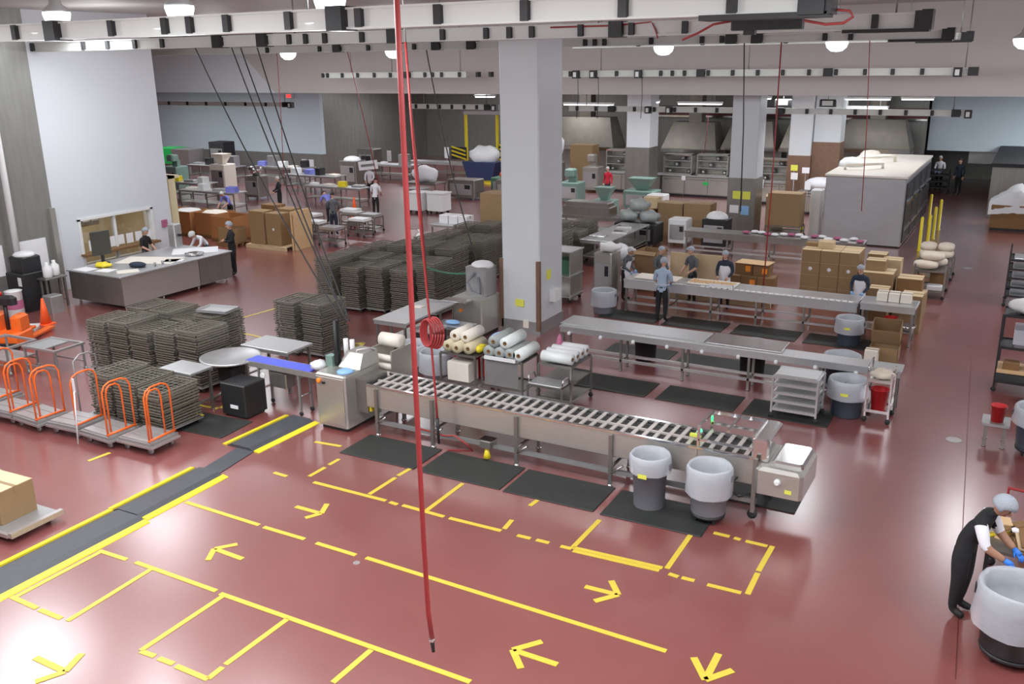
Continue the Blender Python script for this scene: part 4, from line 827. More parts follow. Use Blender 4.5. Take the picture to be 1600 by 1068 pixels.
def open_box(label, x, y, z, w_, d_, h, m=CARD, rz=0, tilt=0, group=None, flaps=True):
    t = thing('open_cardboard_box', label, 'box', (x, y, z), rz, group); t.rotation_euler.x = tilt
    a, b, e = w_ / 2, d_ / 2, .008
    part(t, 'base', MB().box(-a, a, -b, b, 0, e), m)
    part(t, 'side_wall', MB().box(-a, a, -b, -b + e, e, h), m); part(t, 'side_wall', MB().box(-a, a, b - e, b, e, h), m)
    part(t, 'side_wall', MB().box(-a, -a + e, -b, b, e, h), m); part(t, 'side_wall', MB().box(a - e, a, -b, b, e, h), m)
    if flaps:
        for s in (-1, 1):
            part(t, 'flap', MB().add([(-a, s * b, h), (a, s * b, h), (a, s * (b + .1), h - .1), (-a, s * (b + .1), h - .1), (-a, s * b, h + e), (a, s * b, h + e), (a, s * (b + .11), h - .1 + e), (-a, s * (b + .11), h - .1 + e)], [(3, 2, 1, 0), (4, 5, 6, 7), (0, 1, 5, 4), (1, 2, 6, 5), (2, 3, 7, 6), (3, 0, 4, 7)]), m)
    return t
def pallet(label, x, y, w_, d_, rz=0, m=CARDL, h=.14):
    t = thing('pallet', label, 'pallet', (x, y, 0), rz, 'pallets')
    for i in range(6): part(t, 'board', MB().box(-w_ / 2 + i * w_ / 6 + .01, -w_ / 2 + (i + 1) * w_ / 6 - .02, -d_ / 2, d_ / 2, h - .025, h), m)
    for y in (-d_ / 2 + .06, 0, d_ / 2 - .06): part(t, 'bearer', MB().box(-w_ / 2, w_ / 2, y - .04, y + .04, 0, h - .025), m)
    return t
# stack with white round labels behind the packing line
pallet('wooden pallet under the tall stack of boxes with white round labels', -4.55, 26.6, 1.55, 1.1)
ROWN = ('lowest', 'second from below', 'third from below', 'topmost'); COLN = ('left', 'middle', 'right')
for k in range(4):
    for i in range(3):
        for j in range(2):
            lab = 'brown box %s row, %s column, %s of the stack with white round labels' % (ROWN[k], COLN[i], ('front', 'rear')[j])
            carton(lab, -5.06 + i * .51, 26.35 + j * .5, .141 + k * .352, .50, .49, .35, CARD, 0, 'boxes with white round labels', k in (0, 2) or None, None, CARDL)
carton('cream box lying on top of the stack with white round labels', -4.75, 26.6, 1.55, .42, .38, .19, CARDL, R(3)); carton('flat brown box on the left top of the stack with white round labels', -5.15, 26.75, 1.55, .34, .3, .1, CARD, R(-4))
# left stack with orange labels
pallet('wooden pallet under the boxes with orange labels', -6.55, 25.6, 1.4, 1.0)
for k in range(2):
    for i in range(3):
        carton('dark brown box, %s row, %s one of the stack with orange labels' % (('lower', 'upper')[k], COLN[i]), -7.0 + i * .46, 25.5, .141 + k * .34, .45, .5, .335, CARDD, 0, 'boxes with orange labels', None, (.1, 0) if (i + k) % 2 == 0 else None, CARD)
carton('dark brown box with an orange label on top of the stack before the red hose', -6.75, 25.7, .823, .5, .45, .33, CARDD, 0, None, None, (.12, 0)); carton('dark brown box on the right top of the stack with orange labels', -6.25, 25.65, .823, .45, .45, .28, CARDD, 0, None, None, (.1, 0))
solo('cardboard_sheet', 'pale cardboard sheet lying on the boxes with orange labels', 'cardboard', MB().box(-.5, .45, -.3, .3, 0, .012), TAN, (-6.45, 25.6, 1.156), R(-4))
carton('low brown box beside the boxes with orange labels on the left', -7.75, 25.4, 0, .5, .5, .75, CARD); carton('low long brown box left of the boxes with orange labels', -8.2, 25.9, 0, .5, .45, .8, CARDL)
# right pile
for a in (('big brown box under the pile at the right end of the packing line', -3.25, 26.2, 0, .8, .75, .70, CARD), ('big brown box on the big box at the right end of the packing line', -3.25, 26.2, .702, .8, .75, .42, CARD), ('brown box on top of the pile at the right end of the packing line', -3.35, 26.3, 1.125, .5, .45, .28, CARD),
          ('tall brown box at the corner of the aisle behind the packing line', -2.4, 26.2, 0, .75, .8, .62, CARD), ('brown box on the tall box at the corner of the aisle', -2.45, 26.3, .622, .62, .6, .38, CARDD), ('tall brown box standing on end beside the short steel table', -2.2, 24.6, 0, .5, .6, .95, CARD),
          ('brown box beside the navy clad worker at the short table', -3.1, 25.4, 0, .5, .45, .85, CARD), ('small cream box behind the pile of brown boxes', -3.1, 27.6, 0, .5, .5, 1.2, CARDL), ('brown box at the back of the pile beside the yellow posts', -3.55, 28.0, 0, .5, .5, 1.25, CARD)): carton(*a, 0, None, None, None, CARDL)
for i in range(3): carton('cream carton %s on the short steel table of the packing line' % ('at the left', 'in the middle', 'at the right')[i], -2.78 + i * .27, 23.5, .985, .25, .38, .2, CREAM, R(2), 'cream cartons on the short steel table')
open_box('open brown box lying tilted at the end of the long steel table', -2.45, 22.25, .40, .62, .45, .38, CARD, 0, R(28), None, False)
open_box('open brown box standing on the floor under the tilted one', -2.42, 21.85, 0, .62, .5, .32, CARD, 0, 0, None, False); carton('small cream box in front of the open brown boxes', -2.62, 21.25, 0, .28, .25, .36, CREAM)
# boxes around the middle
for a in (('tall brown box left of the steel clad column foot', -11.0, 34.6, 0, 1.05, .8, 1.35, CARD), ('tall brown box, second left of the steel clad column foot', -12.1, 34.7, 0, 1.0, .8, 1.3, CARD), ('lower brown box, third left of the steel clad column foot', -13.2, 34.6, 0, .85, .8, 1.05, CARD), ('cream box on the lower brown box', -12.95, 34.6, 1.05, .6, .5, .42, CARDL)): carton(*a)
carton('tall brown box on a trolley right of the steel clad column foot', -8.1, 36.2, .45, 1.25, .8, 1.25, CARD); cart('low_trolley', 'low steel trolley under the tall brown box right of the column', -8.1, 36.2, 1.3, .85, (.2, .44), STEELD)
open_box('open brown box behind the steel clad column foot', -8.7, 37.2, 0, .7, .6, 1.5, CARDL)
t = thing('white_locker', 'tall white narrow cabinet between brown box and steel oven', 'cabinet', (-7.15, 37.2, 0)); part(t, 'body', MB().bbox(-.2, .2, -.3, .3, 0, 1.75, .02), WHITEP); part(t, 'door', MB().box(-.17, .17, -.315, -.3, .1, 1.7), WHITEP)
# open cartons used as a wall at the packing line
solo('cream_board', 'large cream board standing upright behind the packing line workers', 'board', MB().box(-.75, .75, -.02, .02, 0, 1.35), CARDL, (-8.05, 25.15, 0), R(2))
open_box('tall open carton left of the packing line workers', -9.7, 25.9, 0, .7, .7, 1.2, CARD, R(-5))
def pack_board(x0, x1, label, z=.915): solo('product_board', label, 'board', MB().bbox(x0, x1, -.3, .28, 0, .03, .005), CREAM, (0, 23.62, z))
pack_board(-7.7, -6.4, 'cream board covered with small packs at the packing line'); pack_board(-9.2, -8.0, 'cream board at the left end of the packing line')
rp = random.Random(11)
for i in range(34):
    solo('small_pack', 'small tan pack lying on the cream board at the packing line', 'pack', MB().bbox(-.045, .045, -.03, .03, 0, .03, .006), TAN, (-7.6 + (i % 11) * .11, 23.45 + (i // 11) * .1, .946), rp.uniform(-.3, .3), 'small packs at the packing line')
t = thing('white_tray', 'shallow white tray on the front edge of the packing line', 'tray', (-6.7, 23.38, .912)); part(t, 'pan', MB().box(-.35, .3, -.16, .02, 0, .01).box(-.35, .3, -.16, -.15, .01, .1).box(.29, .3, -.16, .02, .01, .1), WHITEP)
for i in range(16): solo('pink_pack', 'white and pink pack on the dark steel table behind the packing line', 'pack', MB().ell((0, 0, .05), (.15, .12, .05), 10, 6), (PAPER if i % 3 else PINKP), (-8.3 + i * .25, 31.35 + rp.uniform(-.2, .2), .902), rp.uniform(-1, 1), 'white and pink packs on the dark table')
# left foreground: boxes on a dolly
t = thing('low_dolly', 'low dark dolly on casters carrying two cartons at the left picture edge', 'dolly', (-13.05, 7.35, 0), R(2)); part(t, 'deck', MB().bbox(-.95, .62, -.38, .42, .13, .17, .01), GREYM); part(t, 'end_bumper', MB().box(.62, .70, -.42, .46, .10, .18), ALU); part(t, 'side_rail', MB().box(-.95, .62, -.44, -.38, .10, .16), ALU)
for sx in (-.7, .45):
    for sy in (-.3, .34): part(t, 'caster', MB().lathe([(.012, -.018), (.06, -.018), (.06, .018), (.012, .018)], 12, (sx, sy, .062), axis='y'), RUBBER)
c = carton('light brown carton with dark print at the left picture edge', -13.1, 7.35, .172, .72, .6, .52, CARD, R(3), None, None, None, CARDL)
part(c, 'print', MB().box(.06, .26, -.303, -.300, .2, .32), CARDD); carton('light brown carton behind the printed one, at the very left picture edge', -13.85, 7.35, .172, .7, .6, .5, CARDL, R(3))

# ================================================================ PEOPLE
def skin_mesh(verts, edges, radii, root, lev):
    me = bpy.data.meshes.new('body_skeleton'); me.from_pydata(verts, edges, [])
    o = bpy.data.objects.new('body_skeleton', me); COL.objects.link(o)
    md = o.modifiers.new('skin', 'SKIN'); md.use_smooth_shade = True; md.branch_smoothing = .6
    if not me.skin_vertices: me.skin_vertices.new()
    for i, sv in enumerate(me.skin_vertices[0].data):
        sv.radius = radii[i]; sv.use_root = (i == root)
    sd = o.modifiers.new('sub', 'SUBSURF'); sd.levels = lev; sd.render_levels = lev
    dg = bpy.context.evaluated_depsgraph_get(); ev = o.evaluated_get(dg); m2 = bpy.data.meshes.new_from_object(ev)
    vs_ = [v.co.copy() for v in m2.vertices]; fs = [tuple(p.vertices) for p in m2.polygons]
    bpy.data.objects.remove(o); bpy.data.meshes.remove(me); bpy.data.meshes.remove(m2)
    return vs_, fs
BODY_CACHE = {}
def person(label, x, y, face, height=1.66, lean=0.0, arms='work', top=CWHITE, legs=CBLACK, sleeve=None, forearm=SKIN, glove=None, hair=NET, apron=None, skin=SKIN, near=False, z=0, bulk=1.1, hairsize=1.0, sit=False, look=.15, long_hair=False):
    """face: compass angle of the way the person looks, 0 = away from the camera along +Y, turning left is positive"""
    t = thing('person', label, 'person', (x, y, z), face); k = height / 1.70
    ca, sa = _c(lean), _s(lean); HZ = .93
    def T(p):
        q = Vector(p); dz = q.z - HZ
        if dz <= 0: return q
        return Vector((q.x, q.y * ca + dz * sa - lean * .06, HZ + dz * ca - q.y * sa))
    V, RD = [], []
    def add(p, r, tr=True): V.append(T(p) if tr else Vector(p)); r = r if isinstance(r, tuple) else (r, r); bk = bulk if r[0] > .06 else 1 + (bulk - 1) * .5; RD.append((r[0] * bk, r[1] * bk)); return len(V) - 1
    pel = add((0, 0, .95), (.135, .10)); bel = add((0, .005, 1.10), (.125, .095)); che = add((0, 0, 1.27), (.145, .105)); uch = add((0, -.01, 1.38), (.12, .085)); nk = add((0, .0, 1.47), .055); nt_ = add((0, .025, 1.545), .05)
    E = [(pel, bel), (bel, che), (che, uch), (uch, nk), (nk, nt_)]
    seg = [(pel, bel, 'top'), (bel, che, 'top'), (che, uch, 'top'), (uch, nk, 'skin'), (nk, nt_, 'skin')]
    wr = []
    for s in (-1, 1):
        sh = add((s * .175, -.01, 1.385), .066); S0 = V[sh]
        if arms == 'down': el, wri = Vector((s * .235, -.03, 1.12)), Vector((s * .24, .05, .88)); el, wri = T(el), T(wri)
        elif arms == 'cross': el, wri = T((s * .24, .06, 1.14)), T((s * -.02, .24, 1.16 + s * .02))
        elif arms == 'work': el, wri = T((s * .235, .06, 1.14)), T((s * .15, .28, 1.04))
        elif arms == 'reach': el, wri = Vector((s * .25, S0.y + .10, S0.z - .25)), Vector((s * .17, S0.y + .30, S0.z - .37))
        e = add(el, .047, False); w1 = add(wri, .032, False)
        E += [(uch, sh), (sh, e), (e, w1)]; seg += [(uch, sh, 'top'), (sh, e, 'sleeve'), (e, w1, 'fore')]
        d = (V[w1] - V[e]).normalized(); wr.append((s, V[w1], d))
    for s in (-1, 1):
        hp = add((s * .085, 0, .87), (.09, .09))
        if sit: kn = add((s * .12, .40, .80), .066); an = add((s * .12, .40, .40), .045); to = add((s * .12, .53, .34), .036)
        else: kn = add((s * .10, .02, .49), .063); an = add((s * .105, -.015, .085), .043); to = add((s * .125, .14, .040), .036)
        E += [(pel, hp), (hp, kn), (kn, an), (an, to)]; seg += [(pel, hp, 'legs'), (hp, kn, 'legs'), (kn, an, 'legs'), (an, to, 'shoe')]
    vs_, fs = skin_mesh(V, E, RD, pel, 2 if near else 1)
    mats = [top, legs, sleeve or top, forearm, skin, glove or skin, SHOE, EYE, LIPS]; slot = {'top': 0, 'legs': 1, 'sleeve': 2, 'fore': 3, 'skin': 4, 'shoe': 6}
    mb = MB(); mb.add(vs_, fs, True)
    for i, f in enumerate(fs):
        c = sum((vs_[j] for j in f), Vector()) / len(f); best, bs = 1e9, 0
        for a, b, nm in seg:
            A, B = V[a], V[b]; u = max(0, min(1, (c - A).dot(B - A) / max(1e-9, (B - A).length_squared))); ra = RD[a][0] * (1 - u) + RD[b][0] * u
            dd = (c - A.lerp(B, u)).length - ra
            if dd < best: best, bs = dd, slot[nm]
        mb.mi[i] = bs
    # hands: palm, four unequal bent fingers and a thumb off the side
    for s, W, d in wr:
        side = d.cross(Vector((0, 0, 1))).normalized(); nrm = side.cross(d).normalized(); mb.cur = 5
        mb.tube([W - d * .01, W + d * .035, W + d * .085], [.03, .038, .036], 8)
        for q, (off, L) in enumerate(((-.030, .062), (-.010, .074), (.010, .070), (.030, .054))):
            b0 = W + d * .085 + side * off; mb.tube([b0 - d * .02, b0 + d * L * .5 - nrm * .006, b0 + d * L * .82 - nrm * .026, b0 + d * L * .9 - nrm * .046], [.0105, .010, .009, .007], 6)
        b0 = W + d * .03 + side * (-s * .034); mb.tube([b0, b0 + d * .03 + side * (-s * .026) - nrm * .01, b0 + d * .058 + side * (-s * .03) - nrm * .022], [.013, .011, .008], 6)
    # head with face
    hc = T((0, .04, 1.625)); tilt = Matrix.Rotation(-(lean * .9 + look), 4, 'X'); mb.cur = 4
    def shape(q):
        q = q.copy()
        if q.z < 0: q.x *= 1 + .28 * q.z; q.y *= 1 + .10 * q.z
        if q.y > .55: q.y = .55 + (q.y - .55) * .7
        return q
    mb.ell(hc, (.076, .098, .118), 16, 12, shape, tilt)
    def hp_(p): return hc + (tilt @ Vector(p))
    mb.ell(hp_((0, .094, -.012)), (.014, .020, .026), 8, 6, None, tilt); mb.ell(hp_((0, .100, -.022)), (.017, .014, .012), 8, 6, None, tilt)
    for s in (-1, 1):
        mb.ell(hp_((s * .078, .0, -.005)), (.012, .022, .032), 8, 6, None, tilt)
        mb.cur = 7; mb.ell(hp_((s * .029, .080, .012)), (.012, .006, .007), 8, 5, None, tilt); mb.ell(hp_((s * .03, .082, .032)), (.018, .005, .004), 8, 4, None, tilt); mb.cur = 4
    mb.cur = 8; mb.ell(hp_((0, .078, -.058)), (.024, .009, .008), 8, 5, None, tilt)
    o = part(t, 'body', mb, mats)
    hm = MB(); hs = hairsize
    def cap(q):
        q = q.copy()
        if q.y > .2 and q.z < .25: q.y = .2
        if q.z < -.35: q.z = -.35
        return q
    hm.ell(hp_((0, -.012, .03)), (.090 * hs, .108 * hs, .108 * hs), 16, 10, cap, tilt)
    part(t, 'hair_net' if hair in (NET, NETW) else 'hair', hm, hair)
    if apron:
        rows = []
        for j in range(9):
            zz = 1.33 - j * .095; wd = .10 if j == 0 else .15; rx, ry = (.165 * bulk, .125 * bulk) if zz > .95 else (.185 * bulk, .145 * bulk)
            row = []
            for i in range(9):
                a = R(-62 + i * 15.5) * (wd / .15); p = Vector((rx * _s(a), ry * _c(a) + (.02 if zz < .95 else 0) + .008 * _s(i * 2 + j), zz)); row.append(T(p) if zz > HZ else Vector((p.x, p.y, zz)))
            rows.append(row)
        ap = part(t, 'apron', MB().grid(rows), apron)
        part(t, 'apron_tie', MB().tube([T((.17 * bulk * _s(a), .125 * bulk * _c(a), 1.04)) for a in [R(60 + i * 24) for i in range(11)]], .010, 5), apron)
    for ch in [c for c in COL.objects if c.parent == t]: ch.scale = (k, k, k)
    return t
person('person in black t-shirt, white sleeves, blue glove and hair net bending over a trolley', -.12, 11.5, R(-105), 1.76, R(30), 'reach', CBLACK, CBLACK, CWHITE, SKIND, BLUEG, NET, None, SKIND, True, 0, 1.5, 1.3)
person('person in pale blue shirt and black trousers seen from behind at the packing line', -8.1, 22.55, R(4), 1.66, R(6), 'work', CBLUE, CBLACK, CBLUE, SKIN, BLUEL, NET, CWHITE, SKIN, True, 0, 1.15, 1.15)
person('person in dark jacket with white apron and white hair net left of the packing line', -9.85, 24.25, R(-95), 1.55, R(14), 'work', CGREY, CBLACK, CGREY, CGREY, BLUEL, NETW, CWHITE, SKIND, False, 0, 1.1, 1.1)
person('person in dark maroon top behind the packing line, facing the next worker', -8.95, 24.6, R(-120), 1.56, R(6), 'work', CGREY, CBLACK, CGREY, CGREY, None, NET, None, SKIN, False, 0, 1.1, 1.1)
person('person in grey top and hair net behind the packing line, back to the open carton', -8.0, 24.75, R(150), 1.6, R(6), 'work', CGREY, CBLACK, None, SKIN, None, NET, None, SKIN, False, 0, 1.1, 1.15)
person('person in navy sleeves and white apron facing the camera over the packing line', -7.0, 24.55, R(180), 1.62, R(8), 'work', CNAVY, CBLACK, CNAVY, CNAVY, None, NET, CWHITE, SKIN, False, 0, 1.1, 1.1)
person('person in navy top, white apron and blue gloves at the right of the packing line', -3.45, 24.5, R(172), 1.58, R(12), 'work', CNAVY, CBLACK, CNAVY, CNAVY, BLUEL, NET, CWHITE, SKIN, False, 0, 1.1, 1.12)
person('person in red shirt standing among the kitchen machines', -18.1, 42.1, R(170), 1.62, 0, 'down', CRED, CNAVY, CRED, CRED, None, NETW, None, SKIN)
person('person in dark jacket and jeans standing in the red aisle, back turned', -24.4, 28.9, R(30), 1.70, R(4), 'work', CGREY, CNAVY, CGREY, CGREY, None, HAIR, None, SKIN)
person('person in white shirt and black trousers walking away near the orange cone', -25.7, 33.4, R(10), 1.72, R(10), 'work', CWHITE, CBLACK, CWHITE, SKIN, None, HAIR, None, SKIN)
person('person in periwinkle shirt bending over the low steel tubs', -26.6, 31.3, R(60), 1.68, R(62), 'reach', CPURP, CBLACK, CPURP, SKIN, None, HAIR, None, SKIN)
person('person in white coat and pale cap working behind the white shirted walker', -29.2, 37.6, R(200), 1.68, R(6), 'work', CWHITE, CBLACK, CWHITE, CWHITE, None, NETW, None, SKIN)
person('person in black coat standing before the dull steel wall at the back left', -30.3, 32.2, R(150), 1.7, 0, 'work', CBLACK, CBLACK, CBLACK, CBLACK, None, NETW, None, SKIN)
person('person in black shirt with grey hair net behind the steel counter', -24.95, 20.1, R(-80), 1.64, R(6), 'work', CBLACK, CGREY, CBLACK, SKIN, None, NET, None, SKIN, False, 0, 1.1, 1.12)
person('person in black jacket with white collar at the right end of the steel counter', -22.75, 21.75, R(150), 1.72, 0, 'cross', CBLACK, CBLACK, CBLACK, CBLACK, None, NET, None, SKIN, False, 0, 1.35, 1.15)
person('person in white coat and white hood bending behind the steel counter', -24.3, 22.1, R(170), 1.6, R(55), 'reach', CWHITE, CGREY, CWHITE, CWHITE, None, NETW, None, SKIN, False, 0, 1.1, 1.3)
person('person in white coat pushing a dark trolley at the end of the right aisle', -4.1, 52.3, R(170), 1.72, R(8), 'work', CWHITE, CBLACK, CWHITE, CWHITE, BLUEL, NETW, None, SKIN)
person('person in black clothes beside the dark trolley at the end of the right aisle', -3.1, 51.0, R(150), 1.72, 0, 'down', CNAVY, CBLACK, CNAVY, CNAVY, None, HAIR, None, SKIN)
person('person in blue shirt leaning over the orange crates at the back left', -30.4, 29.2, R(180), 1.6, R(40), 'reach', CPURP, CBLACK, CPURP, SKIN, None, NETW, None, SKIN)
person('person with pink face behind the long kitchen counter', -14.6, 47.0, R(180), 1.75, 0, 'work', CWHITE, CBLACK, CWHITE, CWHITE, None, NETW, None, SKIN)

# ================================================================ RIGHT PICTURE EDGE
t = thing('red_rail_trolley', 'red railed trolley holding flattened cardboard beside the bending worker', 'trolley', (.85, 12.45, 0), R(-4))
part(t, 'deck', MB().box(-.75, .75, -.5, .5, .66, .70), STEELD); part(t, 'rail', MB().tube([(-.6, .5, .2), (-.6, .5, 1.15), (.75, .5, 1.15), (.75, .5, .2)], .025, 8), REDF); part(t, 'rail', MB().tube([(.05, .5, .7), (.05, .5, 1.15)], .02, 8), REDF)
for sx in (-.68, .68):
    for sy in (-.43, .43): part(t, 'leg', MB().box(sx - .025, sx + .025, sy - .025, sy + .025, .12, .66).lathe([(.015, -.02), (.06, -.02), (.06, .02), (.015, .02)], 10, (sx, sy, .062), axis='y'), BLACK)
for i in range(6): solo('flat_cardboard', 'flattened cardboard in the pile on the red railed trolley', 'cardboard', MB().bbox(-.5, .55, -.32, .3, 0, .025, .004), (CARD, CARDL, CARDD)[i % 3], (.95 + rp.uniform(-.03, .03), 12.3 + rp.uniform(-.04, .04), .702 + i * .027), rp.uniform(-.12, .12), 'flattened cardboard on the red railed trolley')
open_box('open pale box behind the red rail at the right picture edge', 1.0, 13.62, .0, .9, .6, .95, CARDL, R(-4))
for i in range(16): solo('scrap', ('yellow scrap', 'tan board scrap', 'dark brown scrap', 'white paper scrap')[i % 4] + ' heaped on the left end of the red railed trolley', 'scrap', MB().bbox(-.11, .11, -.07, .07, 0, .02, .004), (YELP, TAN, CARDD, PAPER)[i % 4], (.22 + .18 * (i % 3) - .1, 12.42 + .13 * ((i // 3) % 3) , .702 + .0215 * (i // 3) + .07 * (i // 9)), rp.uniform(0, 3), 'scraps on the red railed trolley')
t = cart('shelf_trolley', 'tall black shelf trolley with a white bag on top at the right picture edge', .65, 20.9, 1.5, .75, (.22, .42, .95, 1.62), BLACK, R(-2), 1.65)
wb = solo('white_bag', 'bulging white plastic bag with a green mark on the black shelf trolley', 'bag', MB().ell((0, 0, .16), (.6, .38, .18), 18, 10, lambda q: q * (1 + .08 * _s(6 * q.x) * _c(5 * q.y))), WHITEP, (.55, 20.9, 1.625)); part(wb, 'green_print', MB().ell((-.18, -.3, .2), (.1, .05, .12), 10, 6), GREEN)
t = thing('grey_tub', 'grey tub with a clear bag on the middle shelf of the black trolley', 'tub', (.6, 20.85, .952)); part(t, 'tub', MB().prism([(-.45, -.3), (.5, -.3), (.5, .3), (-.45, .3)], 0, .34), GREYP); part(t, 'liner', MB().prism([(-.48, -.33), (.53, -.33), (.53, .33), (-.48, .33)], .1, .4), LINER)
solo('tan_board', 'tan board on the lower shelf of the black trolley', 'board', MB().bbox(-.7, .7, -.33, .33, 0, .06, .006), TAN, (.6, 20.75, .452)); solo('dark_parcel', 'dark brown parcel on the tan board', 'parcel', MB().bbox(-.15, .15, -.12, .12, 0, .16, .02), CARDD, (.15, 20.62, .514))
solo('grey_box', 'grey plastic box on the floor in front of the black shelf trolley', 'box', MB().bbox(-.22, .22, -.22, .22, 0, .35, .02), GREYM, (.75, 20.1, 0))
bucket(.04, 17.5, .452, 'red bucket with a yellow spout beside the grey bin at the right picture edge', RED, .13, .3); t = frame_table('wire_stand', 'thin grey wire stand under the red bucket', 'stand', -.2, .26, 17.3, 17.8, .45, 2, None, 0, GREYM)
t = cart('tray_rack', 'black rolling rack of shiny trays at the right picture edge', .45, 28.6, 1.3, .9, (.3, .55, .8, 1.05, 1.3), BLACK, 0, 1.6)
for k in range(5): solo('shiny_tray', 'shiny steel tray on the %s shelf of the black rolling rack' % ('lowest', 'second', 'third', 'fourth', 'highest')[k], 'tray', MB().bbox(-.55, .55, -.36, .36, 0, .05, .01), STEELH, (.45, 28.6, .302 + .25 * k), 0, 'shiny trays on the black rolling rack')
t = thing('wrapped_load', 'brown crate under crumpled clear plastic before the steel cold room', 'crate', (-.35, 41.5, 0)); part(t, 'crate', MB().bbox(-.85, .8, -.6, .7, .1, 1.0, .02), CARDD); part(t, 'base', MB().box(-.8, .75, -.55, .65, 0, .1), BLACK)
part(t, 'plastic_cover', MB().grid([[(-.95 + 2.1 * i / 12, -.68 + 1.45 * j / 6, (.62 if j == 0 else 1.08) + .75 * max(0, 1 - abs(i - 5.5) / 5.5) * (.3 if j == 0 else 1) * (1 - abs(j - 4) / 8) + .025 * _s(3 * i + 2 * j)) for i in range(13)] for j in range(7)]), FILM)
part(t, 'plastic_tail', MB().ell((1.1, -.3, .55), (.42, .4, .5), 14, 8, lambda q: q * (1 + .12 * _s(8 * q.z + 3 * q.x))), FILM)
# carts of sacks in the aisle
def sack(label, x, y, z, rz=0, group='pale sacks on trolleys', m=SACK): solo('paper_sack', label, 'sack', MB().ell((0, 0, .12), (.34, .25, .13), 16, 8, lambda q: Vector((max(-.82, min(.82, q.x)) * 1.15, max(-.8, min(.8, q.y)) * 1.15, q.z))), m, (x, y, z), rz, group)
cart('sack_trolley', 'steel trolley carrying pale sacks and a red bucket at the aisle corner', -2.15, 28.7, .8, 1.1, (.22, .8), STEELD, 0, 1.0)
sack('pale sack on the left of the front sack trolley', -2.3, 28.4, .83); sack('pale sack lying on top on the front sack trolley', -2.15, 28.55, 1.06); sack('pale sack at the back of the front sack trolley', -2.1, 28.95, .83, R(6))
bucket(-2.42, 28.1, .24, 'red bucket hanging low at the front of the sack trolley', RED, .17, .42); solo('white_pack', 'white pack on the low shelf of the sack trolley', 'pack', MB().bbox(-.2, .22, -.15, .15, 0, .14, .03), PAPER, (-2.02, 28.35, .252)); solo('dark_can', 'black can on the floor left of the sack trolley', 'can', MB().lathe([(.02, 0), (.13, 0), (.14, .42), (.02, .43)], 16), BLACK, (-2.75, 28.35, 0))
carton('brown box on the low shelf at the back of the sack trolley', -1.98, 28.95, .253, .4, .5, .5, CARDD)
cart('sack_trolley', 'steel trolley of pale sacks standing behind, below the yellow posts', -2.25, 31.2, 1.0, .9, (.22, .62), STEELD)
for i in range(4): sack('pale sack on the rear sack trolley, %s' % ('lower left', 'lower right', 'upper left', 'upper right')[i], -2.5 + .5 * (i % 2), 31.1 + .05 * i, .65 + .2 * (i // 2), R(90))

# ================================================================ OVEN, POSTS
ov = thing('rack_oven', 'large steel block oven with a cream top on the right', 'oven', (-5.2, 39.7, 0))
part(ov, 'body', MB().bbox(-1.38, 1.38, -4.15, 4.15, .05, 2.48, .03), OVENS); part(ov, 'top_panel', MB().box(-1.42, 1.42, -4.18, 4.18, 2.48, 2.55), CREAM); part(ov, 'plinth', MB().box(-1.33, 1.33, -4.1, 4.1, 0, .05), DARK)
for i in range(4):
    d = part(ov, 'door', MB().bbox(1.38, 1.42, -3.95 + i * 2.0, -2.1 + i * 2.0, .15, 2.3, .01), OVEND)
    part(d, 'handle', MB().box(1.42, 1.5, -3.8 + i * 2.0, -2.3 + i * 2.0, 1.55, 1.65), CHROME); part(d, 'kick_bar', MB().box(1.42, 1.46, -3.9 + i * 2.0, -2.2 + i * 2.0, .6, .68), CHROME); part(d, 'window_slot', MB().box(1.42, 1.43, -3.6 + i * 2.0, -2.6 + i * 2.0, 1.75, 2.1), DARK)
part(ov, 'pipe_loop', MB().tube([(-1.0, -2.6, 2.56), (-1.0, -2.6, 2.72), (-.2, -2.2, 2.75), (.2, -1.6, 2.72), (.2, -1.6, 2.56)], .06, 8), CREAM); part(ov, 'pipe_loop', MB().tube([(-.9, 0, 2.56), (-.9, 0, 2.8), (0, .4, 2.82), (.3, 1.0, 2.78), (.3, 1.0, 2.56)], .06, 8), CREAM); part(ov, 'fan_dome', MB().lathe([(.45, 2.55), (.42, 2.7), (.3, 2.82), (.05, 2.86)], 18, (-.85, 2.4, 0)), CREAM)
part(ov, 'fan_dome', MB().lathe([(.5, 2.55), (.46, 2.72), (.3, 2.86), (.05, 2.9)], 18, (-1.0, -1.2, 0)), WHITEP)
YP = MB().lathe([(.09, 0), (.09, .01), (.055, .015), (.055, 1.18), (.03, 1.21), (.005, 1.22)], 14).mesh('safety_post', YELP)
for k, (x, y) in enumerate(((-3.15, 35.4), (-2.95, 36.0), (-2.95, 38.0), (-2.95, 40.1), (-3.45, 41.5), (-7.55, 36.7))):
    tag(link('safety_post', YP, None, (x, y, 0)), ('yellow safety post nearest the boxes beside the steel oven', 'second yellow safety post beside the steel oven', 'third yellow safety post beside the steel oven', 'farthest free yellow safety post beside the steel oven', 'yellow safety post close against the oven doors', 'yellow safety post in front of the oven, left end')[k], 'post', 'yellow safety posts')
